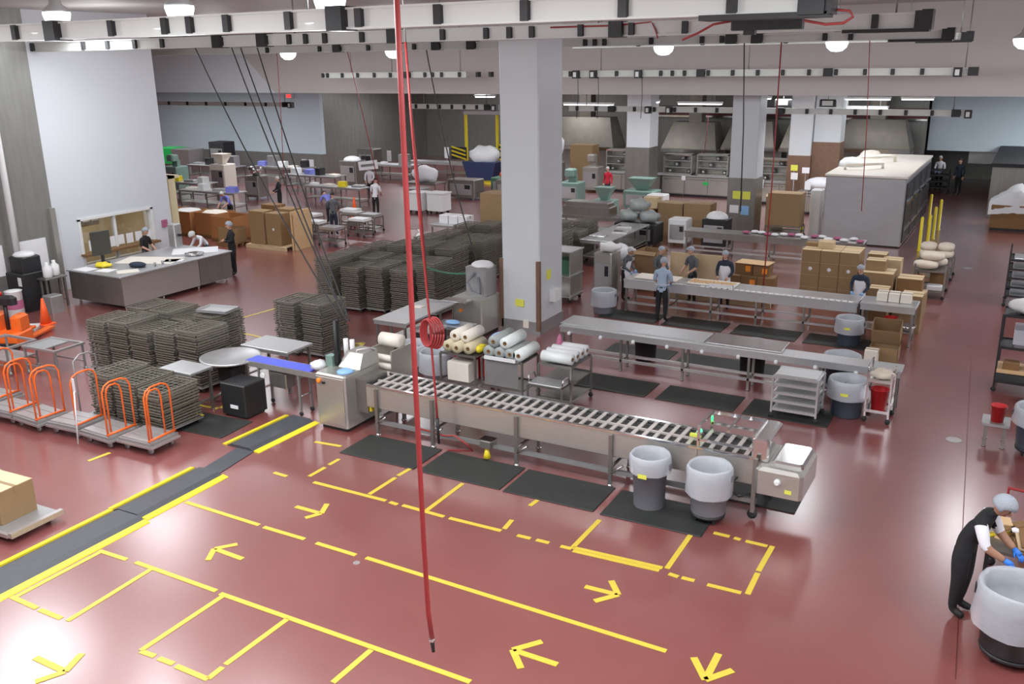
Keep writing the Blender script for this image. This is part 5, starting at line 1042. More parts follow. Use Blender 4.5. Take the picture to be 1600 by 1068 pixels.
# ================================================================ STEEL COUNTER ON THE LEFT
ct = thing('service_counter', 'long steel service counter standing before the white wall', 'counter', (-23.3, 19.0, 0))
part(ct, 'end_panel', MB().box(-1.15, 1.12, -2.1, -2.08, .12, .93), STEELD); part(ct, 'front_panel', MB().box(1.1, 1.12, -2.08, .75, .12, .93), STEEL); part(ct, 'front_panel', MB().box(1.1, 1.12, .77, 2.1, .12, .93), STEELD)
part(ct, 'top', MB().bbox(-1.2, 1.17, -2.15, 2.15, .94, .98, .01), STEELH); part(ct, 'body', MB().box(-1.1, 1.09, -2.05, 2.08, .12, .94), STEELD)
for x in (-1.0, 1.0):
    for y in (-1.95, -.6, .76, 1.95): part(ct, 'leg', MB().lathe([(.03, 0), (.035, .02), (.025, .12)], 10, (x, y, 0)), CHROME)
mo = thing('monitor', 'dark monitor standing on the steel counter before the window', 'monitor', (-24.3, 18.0, .982), R(80)); part(mo, 'screen', MB().bbox(-.3, .3, -.03, .03, .25, .98, .015), MONIM); part(mo, 'stand', MB().box(-.04, .04, -.03, .03, .02, .26), BLACK); part(mo, 'foot', MB().bbox(-.16, .16, -.12, .12, 0, .02, .004), BLACK)
solo('yellow_cloth', 'crumpled yellow cloth on the near end of the steel counter', 'cloth', MB().ell((0, 0, .07), (.28, .2, .08), 14, 8, lambda q: q * (1 + .15 * _s(7 * q.x + 4 * q.y))), YELP, (-23.8, 17.6, .982)); solo('dark_bundle', 'dark blue folded bundle on the steel counter', 'bundle', MB().ell((0, 0, .06), (.3, .2, .08), 14, 8), CNAVY, (-22.9, 18.1, .982))
for i, (x, y, a, b, m, lb) in enumerate(((-24.0, 17.15, .3, .22, PAPER, 'white sheet at the near corner of the steel counter'), (-23.3, 17.3, .25, .2, PAPER, 'white sheet beside the yellow cloth on the steel counter'), (-23.3, 18.9, .9, .5, CREAM, 'long cream paper on the middle of the steel counter'), (-22.6, 19.2, .28, .2, PAPER, 'white sheet at the front edge of the steel counter'), (-23.2, 20.6, .7, .5, PAPER, 'white papers at the far end of the steel counter'), (-22.6, 17.5, .3, .24, CREAM, 'cream sheet near the front corner of the steel counter'))): solo('paper_sheet', lb, 'paper', MB().box(-a, a, -b, b, 0, .006), m, (x, y, .983), .2 * i)
solo('steel_pan', 'shallow steel pan at the far end of the steel counter', 'pan', MB().lathe([(.05, 0), (.26, 0), (.30, .06), (.28, .06), (.25, .012), (.04, .01)], 20), CHROME, (-22.7, 20.1, .983))
for i in range(3): solo('small_cup', 'small dark cup on the steel counter, %s' % ('nearest the yellow cloth', 'in the middle', 'nearest the papers')[i], 'cup', MB().lathe([(.03, 0), (.04, .1), (.035, .1), (.025, .01)], 12), GREYM, (-22.5, 18.4 + .28 * i, .983))
t = thing('dispenser', 'white and steel dispenser at the far end of the steel counter', 'dispenser', (-24.4, 20.9, .982)); part(t, 'body', MB().bbox(-.16, .16, -.16, .16, 0, .75, .03), STEELH); part(t, 'spout', MB().box(.16, .28, -.04, .04, .35, .42), BLACK)
# cluster left of the counter
t = thing('coffee_station', 'dark cabinet with a white cover beside the near end of the counter', 'cabinet', (-24.9, 15.9, 0)); part(t, 'body', MB().bbox(-.4, .4, -.4, .4, 0, 1.1, .02), BLACK); part(t, 'machine', MB().bbox(-.3, .3, -.3, .3, 1.1, 1.55, .03), BLACK); part(t, 'cover', MB().ell((0, 0, 1.58), (.32, .3, .1), 14, 6), WHITEP); part(t, 'white_plate', MB().box(.15, .3, -.41, -.4, .75, 1.0), PAPER)
for i, (x, y) in enumerate(((-24.25, 16.1), (-24.35, 16.4))): solo('white_jug', ('taller white jug beside the dark cabinet', 'shorter white jug beside the dark cabinet')[i], 'jug', MB().lathe([(.1, 0), (.13, .05), (.13, .3), (.05, .38), (.05, .45)], 14), WHITEP, (x, y, .922)); 
t = frame_table('steel_stand', 'small steel stand under the white jugs', 'stand', -24.5, -24.1, 15.9, 16.6, .92, 2, None, 0, STEELD)
t = thing('white_drum', 'white metal drum with a pink label near the white pipe', 'drum', (-24.2, 14.95, 0)); part(t, 'body', MB().lathe([(.2, 0), (.22, .02), (.22, .78), (.24, .80), (.1, .82)], 22), WHITEP); part(t, 'label', MB().lathe([(.223, .3), (.223, .55)], 22, cap=False), PINKP)
solo('grey_box', 'pale grey box on the floor beside the dark cabinet', 'box', MB().bbox(-.2, .2, -.2, .2, 0, .5, .02), GREYM, (-23.9, 15.9, 0))
def cone(x, y, lab, h=.72):
    t = thing('traffic_cone', lab, 'cone', (x, y, 0), 0); part(t, 'cone', MB().lathe([(.15, .03), (.03, h), (.02, h), (.01, h - .01)], 18), CONE); part(t, 'collar', MB().lathe([(.152 - .174 * .36, h * .36 + .01), (.152 - .174 * .62 + .008, h * .62)], 18, cap=False), PAPER); part(t, 'foot', MB().bbox(-.19, .19, -.19, .19, 0, .03, .01), CONE)
cone(-22.95, 14.95, 'orange traffic cone with white collar beside the white drum'); cone(-26.6, 33.0, 'orange traffic cone beside the white shirted walker', .9)
solo('white_slab', 'pale slab on the floor under the traffic cone', 'slab', MB().bbox(-.5, .5, -.3, .3, 0, .05, .01), WHITEP, (-23.2, 14.3, 0), R(40))
# orange pallet truck
pj = thing('pallet_truck', 'orange electric pallet truck with a black mast at the left edge', 'truck', (-21.9, 13.2, 0), R(25))
part(pj, 'chassis', MB().bbox(-.45, .45, -.4, .4, .1, .42, .06), ORANGE); part(pj, 'cowl', MB().bbox(-.42, -.1, -.38, .38, .42, .85, .06), ORANGE); part(pj, 'cowl', MB().bbox(.15, .42, -.1, .38, .42, .8, .06), ORANGE); part(pj, 'bumper', MB().bbox(-.5, .5, -.46, -.4, .05, .2, .02), BLACK)
part(pj, 'mast', MB().tube([(.02, .05, .42), (.0, .1, 1.15)], .05, 8), BLACK); part(pj, 'grip', MB().bbox(-.28, .3, .0, .22, 1.05, 1.28, .06), BLACK); part(pj, 'red_button', MB().lathe([(.08, 0), (.09, .06), (.05, .1)], 14, (-.12, .1, 1.28)), RED)
for s in (-.25, .25): part(pj, 'fork', MB().bbox(s - .09, s + .09, .4, 1.5, .06, .12, .01), ORANGE); part(pj, 'wheel', MB().lathe([(.02, -.04), (.1, -.04), (.1, .04), (.02, .04)], 14, (s, -.15, .1), axis='x'), RUBBER)
t = thing('pallet_truck', 'orange pallet truck half cut by the left picture edge', 'truck', (-22.9, 11.9, 0), R(25)); part(t, 'chassis', MB().bbox(-.45, .45, -.4, .4, .1, .5, .06), ORANGE); part(t, 'cowl', MB().bbox(-.3, .3, -.2, .35, .5, .85, .06), ORANGE)
for s in (-.25, .25): part(t, 'wheel', MB().lathe([(.02, -.04), (.1, -.04), (.1, .04), (.02, .04)], 14, (s, -.15, .1), axis='x'), RUBBER); part(t, 'fork', MB().bbox(s - .09, s + .09, .4, 1.4, .06, .12, .01), ORANGE)

# ================================================================ BACK LEFT
def open_bin(x, y, w_, d_, h, m, label, group=None, rz=0, fill=None):
    t = thing('storage_crate', label, 'crate', (x, y, 0), rz, group); a, b, e = w_ / 2, d_ / 2, .02
    part(t, 'base', MB().box(-a, a, -b, b, 0, .12), CARDD)
    for q in (MB().box(-a, a, -b, -b + e, .12, h), MB().box(-a, a, b - e, b, .12, h), MB().box(-a, -a + e, -b + e, b - e, .12, h), MB().box(a - e, a, -b + e, b - e, .12, h)): part(t, 'side_wall', q, m)
    if fill: part(t, 'bag', MB().ell((0, 0, h - .06), (a * .92, b * .9, .12), 14, 8, lambda q: q * (1 + .1 * _s(6 * q.x) * _c(7 * q.y))), fill)
    return t
for i, (x, y, m, f, lb) in enumerate(((-31.6, 26.6, CARDO, WHITEP, 'orange-brown bulk crate with a white bag, against the white wall end'), (-30.2, 26.7, CARDO, WHITEP, 'orange-brown bulk crate with a white bag, second from the wall end'), (-28.8, 26.8, CARDO, CREAM, 'orange-brown bulk crate, third from the wall end'), (-27.5, 26.4, CARDO, None, 'orange-brown open bulk crate next to the tall brown boxes'))): open_bin(x, y, 1.25, 1.05, 1.0, m, lb, 'bulk crates at the back left', 0, f)
open_box('open yellow-brown box on the floor before the bulk crates', -26.7, 25.6, .15, .85, .6, .55, CARD, R(4), 0, None, False); pallet('low pallet under the open yellow-brown box', -26.7, 25.6, 1.0, .8, R(4), CARDD)
pallet('wooden pallet under the tall brown boxes at the back left', -24.9, 26.1, 2.0, 1.3)
for i, (dx, dy, h, m) in enumerate(((-.5, -.2, 1.25, CARD), (.28, -.15, 1.2, CARD), (-.45, .45, 1.4, CARDD), (.3, .42, 1.3, CARD))): carton(('tall brown box, front left on the pallet at the back left', 'tall brown box, front right on the pallet at the back left', 'tall brown box, rear left on the pallet at the back left', 'tall brown box, rear right on the pallet at the back left')[i], -24.9 + dx, 26.1 + dy, .141, .74, .56, h, m, 0, 'tall boxes at the back left', True if i == 1 else None)
solo('leaning_panel', 'brown cardboard panels leaning at the right end of the tall boxes', 'cardboard', MB().box(-.03, .03, -.6, .6, 0, 1.45).box(.06, .1, -.55, .5, 0, 1.35), TAN, (-23.78, 26.3, .0), R(4))
def low_cart(x, y, label, m=STEELD, top=WHITEP):
    t = cart('tub_trolley', label, x, y, .8, .6, (.2, .62), m, 0, None, 'low tub trolleys at the back left'); part(t, 'tub', MB().prism([(-.38, -.27), (.38, -.27), (.38, .27), (-.38, .27)], .63, .74), top); return t
for i, (x, y) in enumerate(((-24.6, 28.0), (-23.1, 27.2), (-25.9, 29.3), (-23.6, 30.3), (-25.2, 31.0), (-24.6, 30.4), (-23.3, 29.2), (-27.2, 29.9))): low_cart(x, y, 'low tub trolley, %s, %s' % (('white tub', 'steel tub')[i % 2], ('behind the tall brown boxes', 'right of the leaning panels', 'left of the dark jacketed person', 'right of the dark jacketed person, front', 'beside the bending periwinkle worker', 'before the bending periwinkle worker', 'right of the dark jacketed person, alone', 'between bulk crates and black coat')[i]), STEELD, (WHITEP, STEELH)[i % 2])
def work_table(x0, x1, y0, y1, label, items, m=STEELH, h=.92):
    frame_table('work_table', label, 'table', x0, x1, y0, y1, h, 3, .35, .06, m, (), 'work tables at the back left')
    n = len(items)
    for i, (nm, mat, w_, d_, hh) in enumerate(items):
        x = x0 + (i + .5) * (x1 - x0) / n
        solo(nm.replace(' ', '_'), '%s, %s from left on the %s' % (nm, ('first', 'second', 'third', 'fourth', 'fifth', 'sixth')[i], label), nm.split()[-1], MB().bbox(-w_ / 2, w_ / 2, -d_ / 2, d_ / 2, 0, hh, min(.02, hh / 4)), mat, (x, (y0 + y1) / 2 + rp.uniform(-.1, .1), h + .002), rp.uniform(-.3, .3))
T_ = [('white paper pile', PAPER, .4, .3, .12), ('steel pan', STEELH, .6, .4, .1), ('yellow box', YELP, .4, .3, .25), ('white bag', WHITEP, .5, .4, .3), ('dark scale', BLACK, .4, .4, .4), ('grey machine', GREYM, .6, .5, .6), ('cream tray', CREAM, .6, .4, .08), ('blue bag', CPURP, .5, .4, .25)]
work_table(-40.5, -36.5, 33.5, 34.4, 'steel bench nearest the white wall end', [T_[0], T_[2], T_[1], T_[3]])
work_table(-36.2, -32.5, 31.5, 32.4, 'steel bench behind the bulk crates', [T_[6], T_[3], T_[1], T_[7]])
work_table(-45, -41, 40, 41, 'steel bench under the dull wainscot', [T_[1], T_[4], T_[0], T_[5]])
work_table(-40.5, -36.5, 41, 42, 'steel bench right of the green bin', [T_[7], T_[5], T_[3], T_[6], T_[4]])
work_table(-35.8, -32.2, 38.5, 39.5, 'steel bench behind the black coated person', [T_[3], T_[7], T_[4], T_[6]])
work_table(-31.5, -28.0, 35.2, 36.0, 'steel bench before the white coated workers', [T_[0], T_[6], T_[2], T_[1]])
work_table(-36, -31.5, 44.5, 45.5, 'steel bench along the dull return wall', [T_[4], T_[0], T_[5]])
frame_table('work_table', 'pale steel table before the yellow striped lift frame', 'table', -33.0, -28.8, 46.2, 47.1, 1.0, 4, .4, .1, STEELH)
for i, (x, y, m, lb) in enumerate(((-49, 42.5, GREEN, 'bright green bulk bin before the dull wainscot'), (-47.2, 42.2, GREYM, 'grey bulk bin right of the bright green one'))):
    t = thing('bulk_bin', lb, 'bin', (x, y, 0)); part(t, 'body', MB().add([(-.6, -.5, .6), (.6, -.5, .6), (.6, .5, .6), (-.6, .5, .6), (-.8, -.65, 1.6), (.8, -.65, 1.6), (.8, .65, 1.6), (-.8, .65, 1.6)], [(3, 2, 1, 0), (4, 5, 6, 7), (0, 1, 5, 4), (1, 2, 6, 5), (2, 3, 7, 6), (3, 0, 4, 7)]), m)
    for sx in (-.5, .5):
        for sy in (-.4, .4): part(t, 'leg', MB().box(sx - .05, sx + .05, sy - .05, sy + .05, 0, .6), GREYM)
def machine(x, y, w_, d_, h, m, label, head=None, group=None, name='processing_machine'):
    t = thing(name, label, 'machine', (x, y, 0), 0, group); a, b = w_ / 2, d_ / 2
    part(t, 'body', MB().bbox(-a, a, -b, b, .12, h, .03), m); part(t, 'panel', MB().bbox(-a * .8, a * .8, -b - .015, -b, .25, h * .8, .004), STEELH); part(t, 'control_plate', MB().box(a * .3, a * .7, -b - .03, -b - .015, h * .55, h * .75), BLACK)
    for sx in (-1, 1):
        for sy in (-1, 1): part(t, 'leg', MB().box(sx * a * .85 - .03, sx * a * .85 + .03, sy * b * .85 - .03, sy * b * .85 + .03, 0, .12), GREYM)
    if head == 'bowl': part(t, 'bowl', MB().lathe([(a * .3, h), (a * .75, h + .15), (a * .85, h + .45), (a * .8, h + .45), (a * .3, h + .1)], 20), CHROME)
    if head == 'hopper': part(t, 'hopper', MB().add([(-a * .3, -b * .3, h), (a * .3, -b * .3, h), (a * .3, b * .3, h), (-a * .3, b * .3, h), (-a * .8, -b * .8, h + .55), (a * .8, -b * .8, h + .55), (a * .8, b * .8, h + .55), (-a * .8, b * .8, h + .55)], [(3, 2, 1, 0), (4, 5, 6, 7), (0, 1, 5, 4), (1, 2, 6, 5), (2, 3, 7, 6), (3, 0, 4, 7)]), m)
    if head == 'arm': part(t, 'arm', MB().bbox(-a * .5, a * .5, -b * .9, b * .2, h + .3, h + .65, .06), m); part(t, 'neck', MB().box(-a * .4, a * .4, -b * .1, b * .4, h, h + .35), m)
    if head == 'dome': part(t, 'cover', MB().ell((0, 0, h), (a * .9, b * .9, .25), 16, 8), WHITEP)
    return t
machine(-45.5, 43.5, 1.3, 1, 2.0, DARK, 'tall black machine before the dull wainscot', None); machine(-38.8, 37.0, 1.1, .9, 1.5, CREAM, 'cream hopper machine at the back left', 'hopper'); machine(-35.0, 35.6, .9, .8, 1.2, STEELD, 'steel mixer with a bowl at the back left', 'bowl')
machine(-41.9, 36.5, 1, .9, 1.3, TEAL, 'green-grey machine with a raised arm at the back left', 'arm'); machine(-36.0, 46.5, 1.2, 1, 1.6, STEELD, 'steel cabinet machine before the dull return wall', None); machine(-33.8, 42.0, 1.2, 1, 1.4, STEELD, 'dark steel machine behind the white coated worker', 'dome')
for i, (px, py, y) in enumerate(((475, 262, 45.5), (487, 278, 45), (510, 275, 45.3), (518, 285, 45.3), (608, 244, 50), (698, 240, 50))):
    p = onY(px, py, 46.0 if i < 2 else 50); 
    if i < 2: struct('notice', MB().box(p.x - .2, p.x + .2, 46.06, 46.1, max(.2, p.z - .3), max(.2, p.z - .3) + .6), PAPER, bpy.data.objects['trim_1'])
p = onY(575, 258, 36); t = thing('hanging_sign', 'white tilted board with blurred print hanging over the white coated worker', 'sign', (p.x, 36, p.z)); part(t, 'board', MB().cbox((0, 0, 0), (1.15, .03, .42), 0, 0, R(-7)), PAPER); part(t, 'print', MB().cbox((0, -.02, 0), (.85, .006, .12), 0, 0, R(-7)), GREYM); part(t, 'hanger_rod', MB().tube([(-.4, 0, .2), (-.4, 0, BC - p.z - .01)], .01, 6).tube([(.4, 0, .2), (.4, 0, BC - p.z - .01)], .01, 6), GREYM)
for i, (px, py) in enumerate(((608, 244), (698, 239), (488, 272), (515, 280))):
    p = onY(px, py, 47.5); t = thing('notice_stand', ('white notice on a thin stand, left one before the dull wall', 'white notice on a thin stand between the yellow stripes', 'tall white notice beside the pale wall corner', 'red and white notice beside the pale wall corner')[i], 'notice', (p.x, 47.5, 0)); part(t, 'sheet', MB().box(-.16, .16, -.01, .01, max(.5, p.z - .3), max(.5, p.z - .3) + .65), PAPER if i < 3 else PINKP); part(t, 'stem', MB().tube([(0, .02, 0), (0, .02, max(.5, p.z))], .015, 6), GREYM)
# white tubs right of the walker
for i, (x, y) in enumerate(((-24.6, 35.2), (-23.6, 35.4), (-25.3, 36.2))):
    t = thing('white_tub', ('white wheeled tub left of two behind the long red hose', 'white wheeled tub right of two behind the long red hose', 'grey wheeled tub behind the white ones')[i], 'tub', (x, y, 0), 0, 'wheeled tubs'); part(t, 'tub', MB().prism([(-.42, -.36), (.42, -.36), (.42, .36), (-.42, .36)], .15, .95), WHITEP if i < 2 else GREYM); part(t, 'rim', MB().box(-.46, .46, -.4, .4, .93, .98), WHITEP if i < 2 else GREYM)
    for sx in (-.3, .3):
        for sy in (-.25, .25): part(t, 'caster', MB().lathe([(.012, -.02), (.072, -.02), (.072, .02), (.012, .02)], 10, (sx, sy, .074), axis='y'), RUBBER)
solo('white_sack_heap', 'heap of white sacks on the pale grey machine behind the tubs', 'sacks', MB().ell((0, 0, .3), (.75, .45, .4), 14, 8, lambda q: q * (1 + .12 * _s(6 * q.x + 3 * q.z))), CWHITE, (-26.4, 38.5, 1.05)); frame_table('work_table', 'steel table under the heap of white sacks', 'table', -27.4, -25.5, 38.0, 39.0, .945, 2, .35, .06, STEELD)
machine(-25.0, 40.0, 1.6, 1, 1.0, STEELD, 'low steel machine right of the white sacks', None); machine(-23.7, 41.8, 1.2, 1, .95, DKGREEN, 'dark green bin machine below the yellow stripes', None); t = machine(-22.9, 42.4, .6, .6, .9, GREEN, 'bright green bin at the edge of the red aisle', None)
# lift frame with striped gates
lf = thing('lift_frame', 'steel lift frame with yellow black striped gates left of the white column', 'lift', (-28.5, 49, 0))
for x in (-2.0, .2, 1.6): part(lf, 'post', MB().box(x - .07, x + .07, -.07, .07, 0, 3.7), YELP if x < 1.6 else STEELD)
part(lf, 'cross_beam', MB().box(-2.1, 1.7, -.1, .1, 3.6, 3.8), ALU)
for i, (x, z) in enumerate(((-2.5, .9), (-1.0, .7), (.9, 1.1), (.9, .5))):
    g = part(lf, 'gate', MB().box(x - .55, x + .55, -.12, -.08, z, z + .75), BLACK)
    for k in range(3): part(g, 'stripe', MB().cbox((x, -.13, z + .15 + .24 * k), (1.05, .02, .10), 0, 0, R(14)), YELP)
p = onY(757, 240, 46); t = thing('blue_skip', 'dark blue skip heaped with white bags left of the white column', 'skip', (p.x, 46, 0)); part(t, 'body', MB().add([(-.8, -.6, .2), (.8, -.6, .2), (.8, .6, .2), (-.8, .6, .2), (-1.1, -.7, 1.2), (1.1, -.7, 1.2), (1.1, .7, 1.2), (-1.1, .7, 1.2)], [(3, 2, 1, 0), (4, 5, 6, 7), (0, 1, 5, 4), (1, 2, 6, 5), (2, 3, 7, 6), (3, 0, 4, 7)]), BLUEP); part(t, 'bags', MB().ell((0, 0, 1.5), (.95, .6, .6), 16, 8, lambda q: q * (1 + .1 * _s(7 * q.x + 5 * q.z))), FILM); part(t, 'base', MB().box(-.7, .7, -.5, .5, 0, .2), YELP)
carton('tall tan carton standing against the left side of the white column', -17.6, 30.6, 0, 1.2, 1.0, 1.9, CARD); frame_table('work_table', 'steel table with white cartons behind the wire tray stacks', 'table', -19.4, -18.0, 28.4, 29.6, .9, 2, .3, .06, STEELH)
for i in range(3): carton('white carton %s on the steel table behind the wire tray stacks' % ('left', 'middle', 'right')[i], -19.0 + .42 * i, 29.0, .902, .38, .5, .3, PAPER)
for i, (x, y) in enumerate(((-19.7, 28.2), (-18.55, 30.3))): solo('white_bag', ('white knotted bag at the left end of the carton table', 'white knotted bag beside the tan carton')[i], 'bag', MB().lathe([(.05, 0), (.22, .05), (.26, .3), (.1, .55), (.04, .6), (.1, .7)], 16, wob=.06), WHITEP, (x, y, .0))

# ================================================================ KITCHEN ZONE
def hood(x0, x1, y, z0, z1, label, m=STEELD):
    t = thing('canopy_hood', label, 'hood', ((x0 + x1) / 2, y, z0), 0, 'steel canopy hoods'); a = (x1 - x0) / 2
    part(t, 'canopy', MB().add([(-a, -.9, 0), (a, -.9, 0), (a, .9, 0), (-a, .9, 0), (-a, -.9, .18), (a, -.9, .18), (a, .9, .18), (-a, .9, .18), (-a * .75, -.1, z1 - z0), (a * .75, -.1, z1 - z0), (a * .75, .9, z1 - z0), (-a * .75, .9, z1 - z0)],
        [(3, 2, 1, 0), (8, 9, 10, 11), (0, 1, 5, 4), (1, 2, 6, 5), (2, 3, 7, 6), (3, 0, 4, 7), (4, 5, 9, 8), (5, 6, 10, 9), (6, 7, 11, 10), (7, 4, 8, 11)]), m)
    part(t, 'rim', MB().box(-a - .03, a + .03, -.95, -.9, -.02, .14), CHROME); part(t, 'duct', MB().box(-.35, .35, .1, .8, z1 - z0, BC - z0 - .01), m)
    part(t, 'back_panel', MB().box(-a, a, .85, .9, -z0 + .02, 0), STEEL)
for a in ((-24.5, -20.2, 48.5, 1.9, 3.6, 'dark steel canopy hood just right of the main column'), (-17.6, -14.6, 49, 1.9, 3.4, 'steel canopy hood behind the white kitchen column'), (-14.3, -11.6, 49, 2.1, 3.5, 'steel canopy hood left of the red hose'), (-11.3, -9.2, 49, 2.1, 3.5, 'steel canopy hood right of the red hose'), (-8.6, -5.2, 49, 2.2, 3.7, 'wide brown-grey canopy hood behind the big oven')): hood(*a, HOODM)
struct('trim_2', MB().box(-20, -4.9, 51.5, 51.7, 3.6, 4.1), MAROON, None, 'maroon band above the kitchen hoods'); struct('trim_3', MB().box(-20, -4.9, 51.45, 51.7, 3.5, 3.6), CHROME, None, 'bright steel strip under the maroon band')
struct('wall_kitchen', MB().box(-20, -4.9, 51.7, 51.9, 0, BC), STEELW, None, 'dull steel wall behind the kitchen hoods')
def counter(x0, x1, y, h, label, m=STEEL, n=3, d_=.9):
    t = thing('kitchen_counter', label, 'counter', ((x0 + x1) / 2, y, 0), 0, 'steel kitchen counters'); a = (x1 - x0) / 2
    part(t, 'body', MB().box(-a, a, -d_ / 2 + .04, d_ / 2, .1, h - .04), STEELD); part(t, 'top', MB().bbox(-a - .03, a + .03, -d_ / 2 - .03, d_ / 2, h - .04, h, .008), STEELH); part(t, 'plinth', MB().box(-a + .05, a - .05, -d_ / 2 + .1, d_ / 2, 0, .1), BLACK)
    for i in range(n):
        d = part(t, 'door', MB().box(-a + i * 2 * a / n + .02, -a + (i + 1) * 2 * a / n - .02, -d_ / 2 + .015, -d_ / 2 + .04, .15, h - .1), m); part(d, 'handle', MB().box(-a + i * 2 * a / n + .1, -a + (i + 1) * 2 * a / n - .1, -d_ / 2 - .01, -d_ / 2 + .01, h - .2, h - .17), CHROME)
    return t
counter(-19.8, -16.6, 45.8, 1.0, 'steel kitchen counter below the two white notices', STEEL, 3); counter(-16.4, -11.6, 45.5, 1.05, 'steel kitchen counter with a green tag left of the kitchen column', STEEL, 4); counter(-8.9, -7.0, 42.2, 1.0, 'steel counter with papers left of the big oven', STEEL, 2); counter(-11.3, -9.2, 44.5, 1.05, 'steel kitchen counter right of the kitchen column', STEEL, 2)
def shelf_unit(x, y, w_, h, label, m=STEEL, glass=True):
    t = thing('glass_cabinet', label, 'cabinet', (x, y, 1.002 if x < -18 else 1.052), 0, 'steel upright cabinets on the counters'); a = w_ / 2
    part(t, 'carcass', MB().box(-a, -a + .05, -.35, .35, 0, h).box(a - .05, a, -.35, .35, 0, h).box(-a, a, -.35, .35, h - .05, h).box(-a, a, -.35, .35, 0, .05).box(-a, a, .3, .35, 0, h), m)
    for k in (1, 2): part(t, 'shelf', MB().box(-a + .05, a - .05, -.33, .3, h * k / 3, h * k / 3 + .03), STEELH)
    part(t, 'light_strip', MB().box(-a, a, -.37, -.35, h - .08, h - .01), CHROME)
    for k in range(4): part(t, 'pot', MB().lathe([(.03, 0), (.11, 0), (.12, .16), (.1, .16), (.09, .02)], 12, (-a + .25 + k * (w_ - .5) / 3, 0, .055 + (h / 3) * (k % 3))), (CHROME, GREYM, STEELH)[k % 3])
for a in ((-19.0, 46, 1.5, 1.15, 'steel upright cabinet under the hood behind the red shirted person'), (-15.7, 45.7, 1.5, 1.0, 'steel upright cabinet with bottles below the white kitchen column'), (-13.9, 45.7, 1.6, 1.05, 'steel upright cabinet left of the pink faced person'), (-12.3, 45.7, 1.2, 1.0, 'steel upright cabinet next to the white kitchen column'), (-10.5, 44.6, 1.6, 1.05, 'steel upright cabinet right of the white kitchen column')): shelf_unit(*a)
solo('green_tag', 'small green tag on the kitchen counter front', 'tag', MB().box(-.14, .14, -.01, .01, 0, .14), GREEN, (-14.1, 45.035, .62))
for i, (px, py, y, w_, h, m) in enumerate(((1002, 237, 44.9, .2, .3, PAPER), (1002, 253, 44.9, .18, .28, PAPER), (1068, 278, 44.9, .2, .22, PAPER), (1241, 262, 42.2, .3, .25, PAPERY), (1241, 275, 42.2, .3, .3, PAPER), (1259, 266, 42.2, .32, .25, PAPER), (1189, 287, 43.9, .25, .4, PAPER), (1262, 290, 41.6, .25, .35, PAPER))):
    p = onY(px, py, y); t = thing('notice_stand', ('upper white notice by the kitchen counter', 'lower white notice by the kitchen counter', 'white notice below the cabinet of the pink faced person', 'yellow-white notice left of the big oven', 'white notice under the yellow-white one', 'wide white notice left of the big oven', 'pink-white notice right of the kitchen column', 'white card low beside the big oven')[i], 'notice', (p.x, y, 0), 0, 'paper notices in the kitchen zone'); part(t, 'sheet', MB().box(-w_ / 2, w_ / 2, -.01, .01, max(.3, p.z - h / 2), max(.3, p.z - h / 2) + h), m); part(t, 'stem', MB().tube([(0, .02, 0), (0, .02, max(.35, p.z))], .012, 6), GREYM)
machine(-19.5, 41.0, 1.0, .9, 1.0, TEAL, 'green-grey machine left of the red shirted person', 'arm'); machine(-15.6, 40.3, 1.5, 1.0, .9, TEAL, 'green-grey machine right of the red shirted person', 'hopper'); machine(-16.2, 37.4, 1.0, .8, .8, TEAL, 'green-grey low machine before the red shirted person', 'hopper'); machine(-14.2, 38.6, .8, .7, 1.0, WHITEP, 'small white machine beside the green-grey one', None)
machine(-21.8, 43.5, 1.0, .9, 1.6, STEELD, 'dark steel machine right of the main column', 'dome'); machine(-20.2, 45.0, .9, .8, 1.3, STEEL, 'steel machine with a raised arm right of the main column', 'arm'); machine(-22.4, 40.0, 1.2, .9, 1.1, STEELD, 'low steel machine beside the orange bags', None)
solo('red_white_bag', 'large white bag with red print heaped right of the main column', 'bag', MB().ell((0, 0, .5), (.7, .5, .62), 14, 8, lambda q: q * (1 + .1 * _s(6 * q.x + 4 * q.z))), FILM, (-21.8, 43.4, 1.97), 0)
for i in range(2): solo('orange_bag', ('orange bag, lower one right of the main column', 'orange bag, upper one right of the main column')[i], 'bag', MB().ell((0, 0, .2), (.42, .32, .22), 12, 8, lambda q: q * (1 + .15 * _s(6 * q.x))), CONE, (-22.5 + .15 * i, 40.0, 1.11 + .38 * i))
carton('tall brown carton standing between the steel machines right of the main column', -21.3, 46.3, 0, 1.3, .9, 2.3, CARD)
for i in range(3): solo('white_bag', 'white knotted bag on the floor right of the main column, %s' % ('left', 'middle', 'right')[i], 'bag', MB().lathe([(.05, 0), (.25, .05), (.3, .35), (.1, .6), (.04, .65), (.12, .75)], 16, wob=.06), WHITEP, (-20.9 + .7 * i, 39.4 - .3 * i, 0))
machine(-9.8, 32.9, .9, .8, 1.1, BLACK, 'black machine before the boxes left of the column foot', 'dome'); machine(-12.6, 32.3, 1.6, 1, .85, BLACK, 'black bench machine with grey bags on it', None)
for i, (x, z) in enumerate(((-13.0, .86), (-12.2, .86), (-12.6, 1.27))): solo('grey_bag', 'shiny grey bag on the black bench machine, %s' % ('left', 'right', 'on top')[i], 'bag', MB().ell((0, 0, .22), (.4, .32, .24), 12, 8, lambda q: q * (1 + .15 * _s(6 * q.x + 5 * q.y))), GREYR, (x, 32.3, z))
machine(-11.2, 32.9, .7, .7, 1.0, WHITEP, 'white washing machine beside the black bench machine', None)
frame_table('steel_table', 'bright steel table running towards the packing line left of the black bench', 'table', -13.0, -11.9, 27.9, 31.6, .92, 3, .35, .08, STEELH); frame_table('steel_table', 'dull steel table behind the small tray stack block', 'table', -16.2, -13.4, 32.4, 33.4, .9, 3, .35, .08, STEELD)
